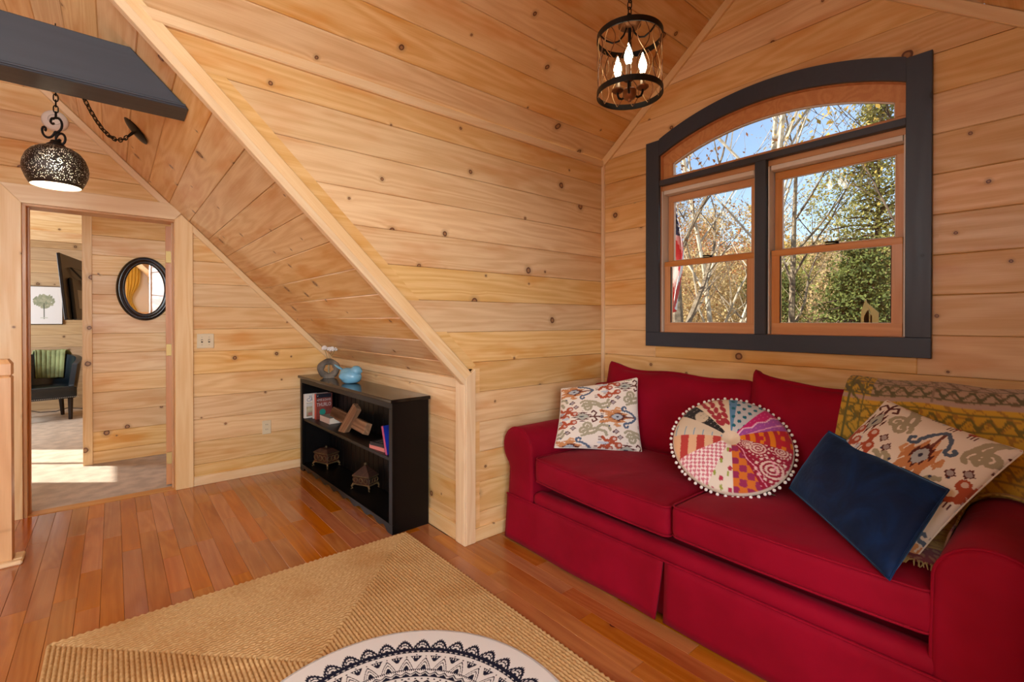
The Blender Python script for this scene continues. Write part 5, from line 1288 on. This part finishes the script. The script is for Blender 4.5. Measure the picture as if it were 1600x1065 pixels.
mesh('canvas_print', np.c_[U*w_, np.full(U.size, -.0305), V_*h_], [(j*70+i, j*70+i+1, (j+1)*70+i+1, (j+1)*70+i) for j in range(95) for i in range(69)], attr_mat('canvas_print', .7), pic, False, p.c)
tvm = plain('tv_black', (22,22,24), .4); tvs = plain('tv_screen', (14,16,20), .12)
tv = thing('television', 'large flat black television seen from behind, tilted on a wall arm', 'television', (-.45, 7.55, 1.68)); tv.rotation_euler = (0, math.radians(-5), math.radians(-10))
B().box(-.016,.016,0,1.35,-.385,.395,.005).build('panel', tvm, tv); B().box(-.018,-.0165,.012,1.338,-.373,.383).build('screen', tvs, tv)
B().box(.016,.055,.18,1.17,-.385,.12,.012).build('rear_housing', tvm, tv); B().box(.0545,.057,.35,.7,-.25,-.02).build('rating_label', plain('tv_label', (150,150,150), .6), tv)
B().tube([(.055,.675,.08),(.10,.675,.22),(.03,.3,.25),(.10,.675,.05)], .012, 8).build('mount_bracket', plain('mount_steel', (60,60,62), .5, .5), tv); B().tube([(.06,.675,0),(.16,1.2,0),(.42,1.93,.0)], .022, 8).build('mount_arm', tvm, tv)
# pole of the arm stands on the partition's return
# armchair
lea = plain('teal_black_leather', (20,32,40), .25, spec=.6, bump=(40,.2,.003)); legm = plain('dark_leg_wood', (30,18,14), .4)
ac = thing('accent_chair', 'dark teal leather barrel chair with nailhead trim in the bedroom', 'armchair', (-.70, 8.62, 0), math.radians(12))
V, F = roundbox((0,0,.36), (.58,.56,.16), .03, (10,10,6)); mesh('seat', V, F, lea, ac, True, None, 50)
V = []; F = []; nA, nB = 30, 10
for side in (0, 1):
    for j in range(nB):
        t = j/(nB-1)
        for i in range(nA):
            a = math.radians(-38+256*i/(nA-1)); wing = abs(i/(nA-1)-.5)*2; ht = .40+(.46-.12*wing**3)*t
            r = .30+.05*t+(.03 if side else -.03); V.append((r*math.cos(a)*1.0, r*math.sin(a)*.95, ht-.02))
for j in range(nB-1):
    for i in range(nA-1):
        q = (j*nA+i, j*nA+i+1, (j+1)*nA+i+1, (j+1)*nA+i); k = nA*nB; F.append(q[::-1]); F.append(tuple(x+k for x in q))
k = nA*nB
for i in range(nA-1): F.append(((nB-1)*nA+i, (nB-1)*nA+i+1, k+(nB-1)*nA+i+1, k+(nB-1)*nA+i)[::-1]); F.append((i, i+1, k+i+1, k+i))
for j in range(nB-1):
    F.append((j*nA, (j+1)*nA, k+(j+1)*nA, k+j*nA)[::-1]); F.append((j*nA+nA-1, (j+1)*nA+nA-1, k+(j+1)*nA+nA-1, k+j*nA+nA-1))
mesh('backrest', V, F, lea, ac, True, None, 60)
for x, y, dx, dy in ((-.23,-.22,0,0),(.23,-.22,0,0),(-.2,.2,-.03,.07),(.2,.2,.03,.07)):
    B().tube([(x+dx,y+dy,0),(x,y,.29)], [.020,.028], 4).build('leg', legm, ac)
nb = B()
for i in range(34):
    t = i/33; 
    for P in ((-.29+.58*t, -.285, .30), (.295, -.28+.56*t, .30), (-.295, -.28+.56*t, .30)): nb.ball(P, .0055, 6, 4)
o = nb.build('nailheads', plain('nail_silver', (200,196,190), .3, .9), ac, True); o['kind'] = 'stuff'
gth = plain('sage_knit_throw', (134,142,100), .95, spec=.1, bump=(120,.8,.006), var=.12)
V = []; nU, nV_ = 44, 26
for j in range(nV_):
    t = j/(nV_-1)
    for i in range(nU):
        s = i/(nU-1); a = math.radians(36+62*s); rib = .006*math.sin(s*42)
        if t < .75: r = .305-.03*(1-t/.75)+rib; z = .50+.36*(t/.75)
        else: q = (t-.75)/.25; r = .305+.10*q+rib; z = .86+.014*math.sin(q*PI)-.12*q*q
        V.append((r*math.cos(a), r*math.sin(a)*.95, z+.02+.004*math.sin(s*9)))
o = mesh('knit_throw', np.array(V), [(j*nU+i, j*nU+i+1, (j+1)*nU+i+1, (j+1)*nU+i) for j in range(nV_-1) for i in range(nU-1)], gth, None, True)
o.location = ac.location; o.rotation_euler = ac.rotation_euler; tag(o, 'sage green ribbed knit throw folded over the barrel chair back', 'throw'); md = o.modifiers.new('thickness', 'SOLIDIFY'); md.thickness = .014
cab = B().tube([(-1.05,9.33,.012),(-.9,9.3,.05),(-.78,9.28,.012),(-.62,9.26,.01),(-.5,9.3,.04),(-.35,9.32,.012),(-.1,9.33,.012)], .006, 6)
tag(cab.build('power_cable', dk, None, True), 'loose black power cable along the bedroom wall behind the chair', 'cable')
# ================================================================== OUTSIDE
GZ = -3.2
def gh(x, y): return GZ+max(0, x-9)*.085+max(0, x-26)*.15+.35*math.sin(x*.31)*math.cos(y*.27)+.12*max(0, y-6)*.3
gx, gy = np.linspace(3.4, 95, 60), np.linspace(-40, 75, 60); V = [(x, y, gh(x, y) if x > 4 else GZ) for y in gy for x in gx]
leaf_litter = NT('leaf_litter'); co = leaf_litter.n('TexCoord').outputs['Object']; leaf_litter.l(leaf_litter.mix(leaf_litter.ramp(leaf_litter.noise(co, 1.3, 6, .7), .4, .62), L3(120,96,62), L3(172,142,92)), leaf_litter.b.inputs['Base Color']); leaf_litter.set(Roughness=.95)
gr = mesh('hillside', V, [(j*60+i, j*60+i+1, (j+1)*60+i+1, (j+1)*60+i) for j in range(59) for i in range(59)], leaf_litter.m, None, True)
tag(gr, kind='structure')
def bark(name, a, b): 
    t = NT(name); co = t.n('TexCoord').outputs['Object']; t.l(t.mix(t.ramp(t.noise(co, 9, 4, .6), .4, .62), L3(*a), L3(*b)), t.b.inputs['Base Color']); t.set(Roughness=.9); return t.m
pale_bark = bark('pale_bark', (196,180,156), (226,214,194)); grey_bark = bark('grey_bark', (120,104,86), (164,146,122)); dark_bark = bark('dark_bark', (70,56,46), (104,86,70))
def leafm(name, a, b, tl=.35):
    t = NT(name); r = t.n('TexCoord').outputs['Object']; t.l(t.mix(t.ramp(t.noise(r, 6, 3), .35, .65), L3(*a), L3(*b)), t.b.inputs['Base Color']); t.set(Roughness=.8)
    tr = t.n('BsdfTranslucent'); t.l(t.mix(.5, L3(*a), L3(*b)), tr.inputs[0]); m = t.n('MixShader'); m.inputs[0].default_value = tl; t.l(t.b.outputs[0], m.inputs[1]); t.l(tr.outputs[0], m.inputs[2]); t.l(m.outputs[0], t.t.nodes['Material Output'].inputs[0]); return t.m
lf_rust = leafm('rust_leaves', (158,98,62), (198,140,88)); lf_tan = leafm('tan_leaves', (184,154,104), (214,188,134)); lf_gold = leafm('gold_leaves', (190,150,60), (220,186,96)); lf_ever = leafm('evergreen_sprays', (72,88,40), (130,138,68), .25); lf_olive = leafm('olive_sprays', (140,142,70), (190,178,104), .3)
def branches(H, r0, seed, spread=.55, start=.3, depth=3, nb=9, lean=(0,0), fork=None):
    rg = random.Random(seed); segs = []; tips = []
    def grow(p, d, L, r, lev):
        n = 5 if lev == 0 else 4; P = [np.array(p)]; R = [r]; q = np.array(p, float); dd = np.array(d, float)
        for i in range(n):
            dd = dd+np.array((rg.uniform(-1,1), rg.uniform(-1,1), rg.uniform(-.3,.6)))*(.07 if lev == 0 else .2); dd /= np.linalg.norm(dd); q = q+dd*L/n; P.append(q.copy()); R.append(r*(1-.85*(i+1)/n) if lev else r*(1-.72*(i+1)/n))
        segs.append((P, R, lev))
        if lev >= depth: tips.extend(P[1:]); return
        m = nb if lev == 0 else (6 if lev == 1 else 4)
        for k in range(m):
            t = (start if lev == 0 else .2)+(1-(start if lev == 0 else .2))*(k+rg.random())/m; j = min(n-1, int(t*n)); b = P[j]+(P[j+1]-P[j])*(t*n-j); rr = R[j]*.5
            a = rg.uniform(0, 2*PI); up = .75 if lev == 0 else .35; nd = np.array((math.cos(a)*spread, math.sin(a)*spread, up*.6))+dd*.45; nd /= np.linalg.norm(nd)
            grow(b, nd, L*(.42 if lev == 0 else .5)*(1.15-.55*t), max(rr, .006), lev+1)
    grow((0,0,0), (lean[0], lean[1], 1.), H, r0, 0)
    return segs, tips
def leaves(b, pts, n, size, rg, jit):
    for _ in range(n):
        c = np.array(pts[rg.randrange(len(pts))])+np.array([rg.gauss(0, jit) for _ in range(3)]); u = np.array([rg.gauss(0,1) for _ in range(3)]); u /= np.linalg.norm(u); v = np.cross(u, [rg.gauss(0,1) for _ in range(3)]); v /= np.linalg.norm(v)+1e-9; s = size*rg.uniform(.6,1.4)
        b.V += [tuple(c-u*s), tuple(c+v*s*.5), tuple(c+u*s), tuple(c-v*s*.5)]; k = len(b.V)-4; b.F.append((k,k+1,k+2,k+3)); b.C += [(1,1,1)]*4
def tree(name, label, x, y, H, r0, seed, bm, lm, nl, ls, jit=.1, group=None, **kw):
    rg = random.Random(seed); z = gh(x, y)-.1; t = thing(name, label, 'tree', (x, y, z), 0, group); segs, tips = branches(H, r0, seed, **kw); b = B()
    for P, R, lev in segs: b.tube(P, R, 7 if lev == 0 else (5 if lev < 2 else 3), cap=False)
    b.build('trunk_and_branches', bm, t, True)
    if nl: lb_ = B(); leaves(lb_, tips, nl, ls, rg, jit); lb_.build('foliage', lm, t)
    return t
G_ = 'bare woodland trees behind the house'
def dirpos(pxx, x):
    d = on(pxx, 505, 0, x); return d[1]
tree('bare_tree', 'pale slender bare trunk upright in the middle of the left window pane', 10.5, dirpos(1122,10.5), 9.5, .085, 3, pale_bark, lf_tan, 160, .04, .15, G_, start=.35, nb=10, depth=2)
tree('bare_tree', 'grey forked tree with rust leaves at the left edge of the left pane', 9.0, dirpos(1066,9.0), 9.5, .2, 5, grey_bark, lf_rust, 1300, .045, .22, G_, start=.35, nb=9, depth=3)
tree('bare_tree', 'thin pale sapling leaning left in the left window pane', 12.5, dirpos(1092,12.5), 8.5, .075, 8, pale_bark, lf_tan, 200, .045, .2, G_, lean=(0,-.3), start=.3, nb=8, depth=2)
tree('bare_tree', 'pale bare tree whose limbs cross the arched pane', 9.5, dirpos(1150,9.5), 11.5, .09, 12, pale_bark, lf_gold, 260, .045, .25, G_, start=.5, nb=9, depth=3, lean=(0,-.12))
tree('bare_tree', 'tall pale tree rising behind the window mullion into the arch', 11, dirpos(1212,11), 12.5, .085, 21, pale_bark, lf_gold, 260, .045, .25, G_, start=.45, nb=10, depth=3)
tree('bare_tree', 'bare forked tree at the left of the right window pane', 12, dirpos(1243,12), 8.6, .11, 33, grey_bark, lf_tan, 240, .05, .25, G_, start=.3, nb=9, depth=3)
tree('bare_tree', 'golden-leaved tree whose twigs show at the right end of the arch', 8.5, dirpos(1392,8.5), 8.8, .06, 45, dark_bark, lf_gold, 2600, .04, .3, G_, start=.55, nb=9, depth=3)
# evergreens filling the right pane
def evergreen(label, x, y, H, R, seed, n, lm, zlo=.05):
    rg = random.Random(seed); z = gh(x, y)-.1; t = thing('evergreen_tree', label, 'tree', (x, y, z), 0, 'evergreens behind the house')
    b = B().tube([(0,0,0),(.05,.03,H*.5),(0,0,H*.97)], [R*.07,R*.045,.01], 7); pts = []
    for i in range(int(n/55)):
        h = zlo+(1-zlo)*rg.random()**.9; a = rg.uniform(0, 2*PI); rad = R*(1-h)**.62*rg.uniform(.45,1.08)*min(1, h*6+.35); e = np.array((rad*math.cos(a), rad*math.sin(a), h*H-.1*rad)); s = np.array((0,0,h*H-.12*rad))
        if i % 2 == 0: b.tube([s, s+(e-s)*.5+np.array((0,0,.06)), e], [.03,.02,.008], 4, cap=False)
        for k in range(5): pts.append(s+(e-s)*(.45+.14*k))
    b.build('trunk_and_branches', dark_bark, t, True)
    L = B(); leaves(L, pts, n, .036, rg, .15); L.build('foliage', lm, t); return t
evergreen('dark dense cedar filling the lower right window pane', 10.5, dirpos(1345,10.5), 5.7, 1.9, 2, 34000, lf_ever)
evergreen('sunlit olive-green pine at the upper right of the right pane', 12.5, dirpos(1372,12.5), 9.2, 1.9, 9, 20000, lf_olive)
evergreen('low green pine at the left foot of the right pane', 15, dirpos(1232,15), 5.4, 1.7, 14, 14000, lf_ever)
evergreen('small green pine low behind the left pane', 20, dirpos(1168,20), 5.2, 1.9, 17, 7000, lf_ever)
# brush and far woods
k = 0
LBL = ['nearest tan bushy tree at the left of the left pane', 'tan bushy tree behind the upright pale trunk', 'rust-leaved tree on the slope behind the leaning sapling', 'tan tree on the slope beside the window mullion', 'short tan tree hidden partly by the mullion', 'rust-leaved far tree behind the flag', 'tall far tan tree on the ridge in the left pane', 'olive tree between the mullion and the cedar', 'far tan tree behind the low pine of the right pane', 'tan tree at the right edge of the right pane', 'golden far tree on the ridge by the mullion', 'farthest tan tree on the ridge at the left', 'far olive tree behind the cedar']
for x, px_, H, lm, n in ((16,1075,6.5,lf_tan,3600),(18,1135,6.8,lf_tan,3600),(21,1100,8.2,lf_rust,3600),(24,1160,8.5,lf_tan,3600),(17,1195,5.2,lf_tan,3000),(27,1075,10,lf_rust,3000),(30,1125,10.5,lf_tan,3600),(22,1225,6.8,lf_olive,3000),(28,1270,8,lf_tan,3000),(19,1420,9,lf_tan,2600),(34,1180,10,lf_gold,3000),(36,1095,12,lf_tan,3000),(33,1330,11,lf_olive,2600)):
    y = dirpos(px_, x); k += 1
    tree('woodland_tree', LBL[k-1], x, y, H*.74, .09, 100+k, grey_bark, lm, int(n*1.5), .036+.0014*x, .34, 'tan trees on the slope', start=.12, nb=12, depth=3, spread=.8)
# twig thicket on the slope: nobody could count it
tw_ = B(); rg = random.Random(5)
for i in range(2600):
    x = rg.uniform(9, 30); y = dirpos(rg.uniform(1030, 1440), x); z = gh(x, y); h = rg.uniform(.6, 3.0)*(x/14)**.5; d = np.array((rg.gauss(0,.35), rg.gauss(0,.35), 1.))*h; p0 = np.array((x, y, z))
    tw_.tube([p0, p0+d*.5+np.array((rg.gauss(0,.12), rg.gauss(0,.12), 0)), p0+d], [.014,.010,.004], 3, cap=False)
tag(tw_.build('thicket', bark('twig_bark', (168,140,104), (206,182,142)), None, True), 'tangle of thin tan stems covering the slope under the trees', 'brush', kind='stuff')
tl2 = B(); pts = []
for i in range(900):
    x = rg.uniform(9, 32); y = dirpos(rg.uniform(1030, 1440), x); pts.append((x, y, gh(x, y)+rg.uniform(.1, 2.3)))
leaves(tl2, pts, 42000, .05, rg, .5); tag(tl2.build('dry_leaves', lf_tan), 'dry tan leaves clinging to the brush on the slope', 'leaves', kind='stuff')
# --- flag on the porch
FLX = 3.55; fy0 = on(1046,430,0,FLX)[1]; fy1 = on(1072,430,0,FLX)[1]; zt_, zb_ = on(1060,300,0,FLX)[2], on(1060,503,0,FLX)[2]
flag = thing('flag', 'american flag hanging in folds outside the left edge of the window', 'flag', (FLX, fy0, zt_))
NU, NV = 90, 120; U, V_ = np.meshgrid(np.linspace(0,1,NU), np.linspace(0,1,NV)); U, V_ = U.ravel(), V_.ravel()
p = Paint(U, V_, (240,238,236)); sv = (U*.55+V_*1.0); p.fill(((U*7.2-V_*2.2) % 1.1) < .55, (196,44,58)); can = V_ < .34-.02*np.sin(U*20); p.fill(can, (44,66,116)); p.fill(can & (np.sin(U*75)*np.sin(V_*100) > .45), (240,240,240))
wdt = (fy0-fy1)*1.0+.14
P = np.c_[.05*np.sin(U*15+V_*2)+.02*np.sin(U*31), .20-wdt*U*(.82+.28*np.sin(V_*2.6))+.012*np.sin(V_*9), -V_*(zt_-zb_)*(1-.12*U**2)]
fo = mesh('cloth', P, [(j*NU+i, j*NU+i+1, (j+1)*NU+i+1, (j+1)*NU+i) for j in range(NV-1) for i in range(NU-1)], attr_mat('flag_nylon', .6), flag, True, p.c)
B().tube([(-.62,.32,-.62),(-.02,.22,.0),(.12,.19,.16)], .011, 8).build('flag_pole', plain('white_pole', (220,218,212), .4), flag, True)
# --- pale gold three-pointed shape, flat pieces outside the lower right pane
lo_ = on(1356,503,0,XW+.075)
go = thing('gold_shape', 'pale gold three-pointed shape low behind the lower right window pane', 'cutout', (lo_[0], lo_[1], 1.277))
gm = plain('pale_gold', (226,212,140), .5)
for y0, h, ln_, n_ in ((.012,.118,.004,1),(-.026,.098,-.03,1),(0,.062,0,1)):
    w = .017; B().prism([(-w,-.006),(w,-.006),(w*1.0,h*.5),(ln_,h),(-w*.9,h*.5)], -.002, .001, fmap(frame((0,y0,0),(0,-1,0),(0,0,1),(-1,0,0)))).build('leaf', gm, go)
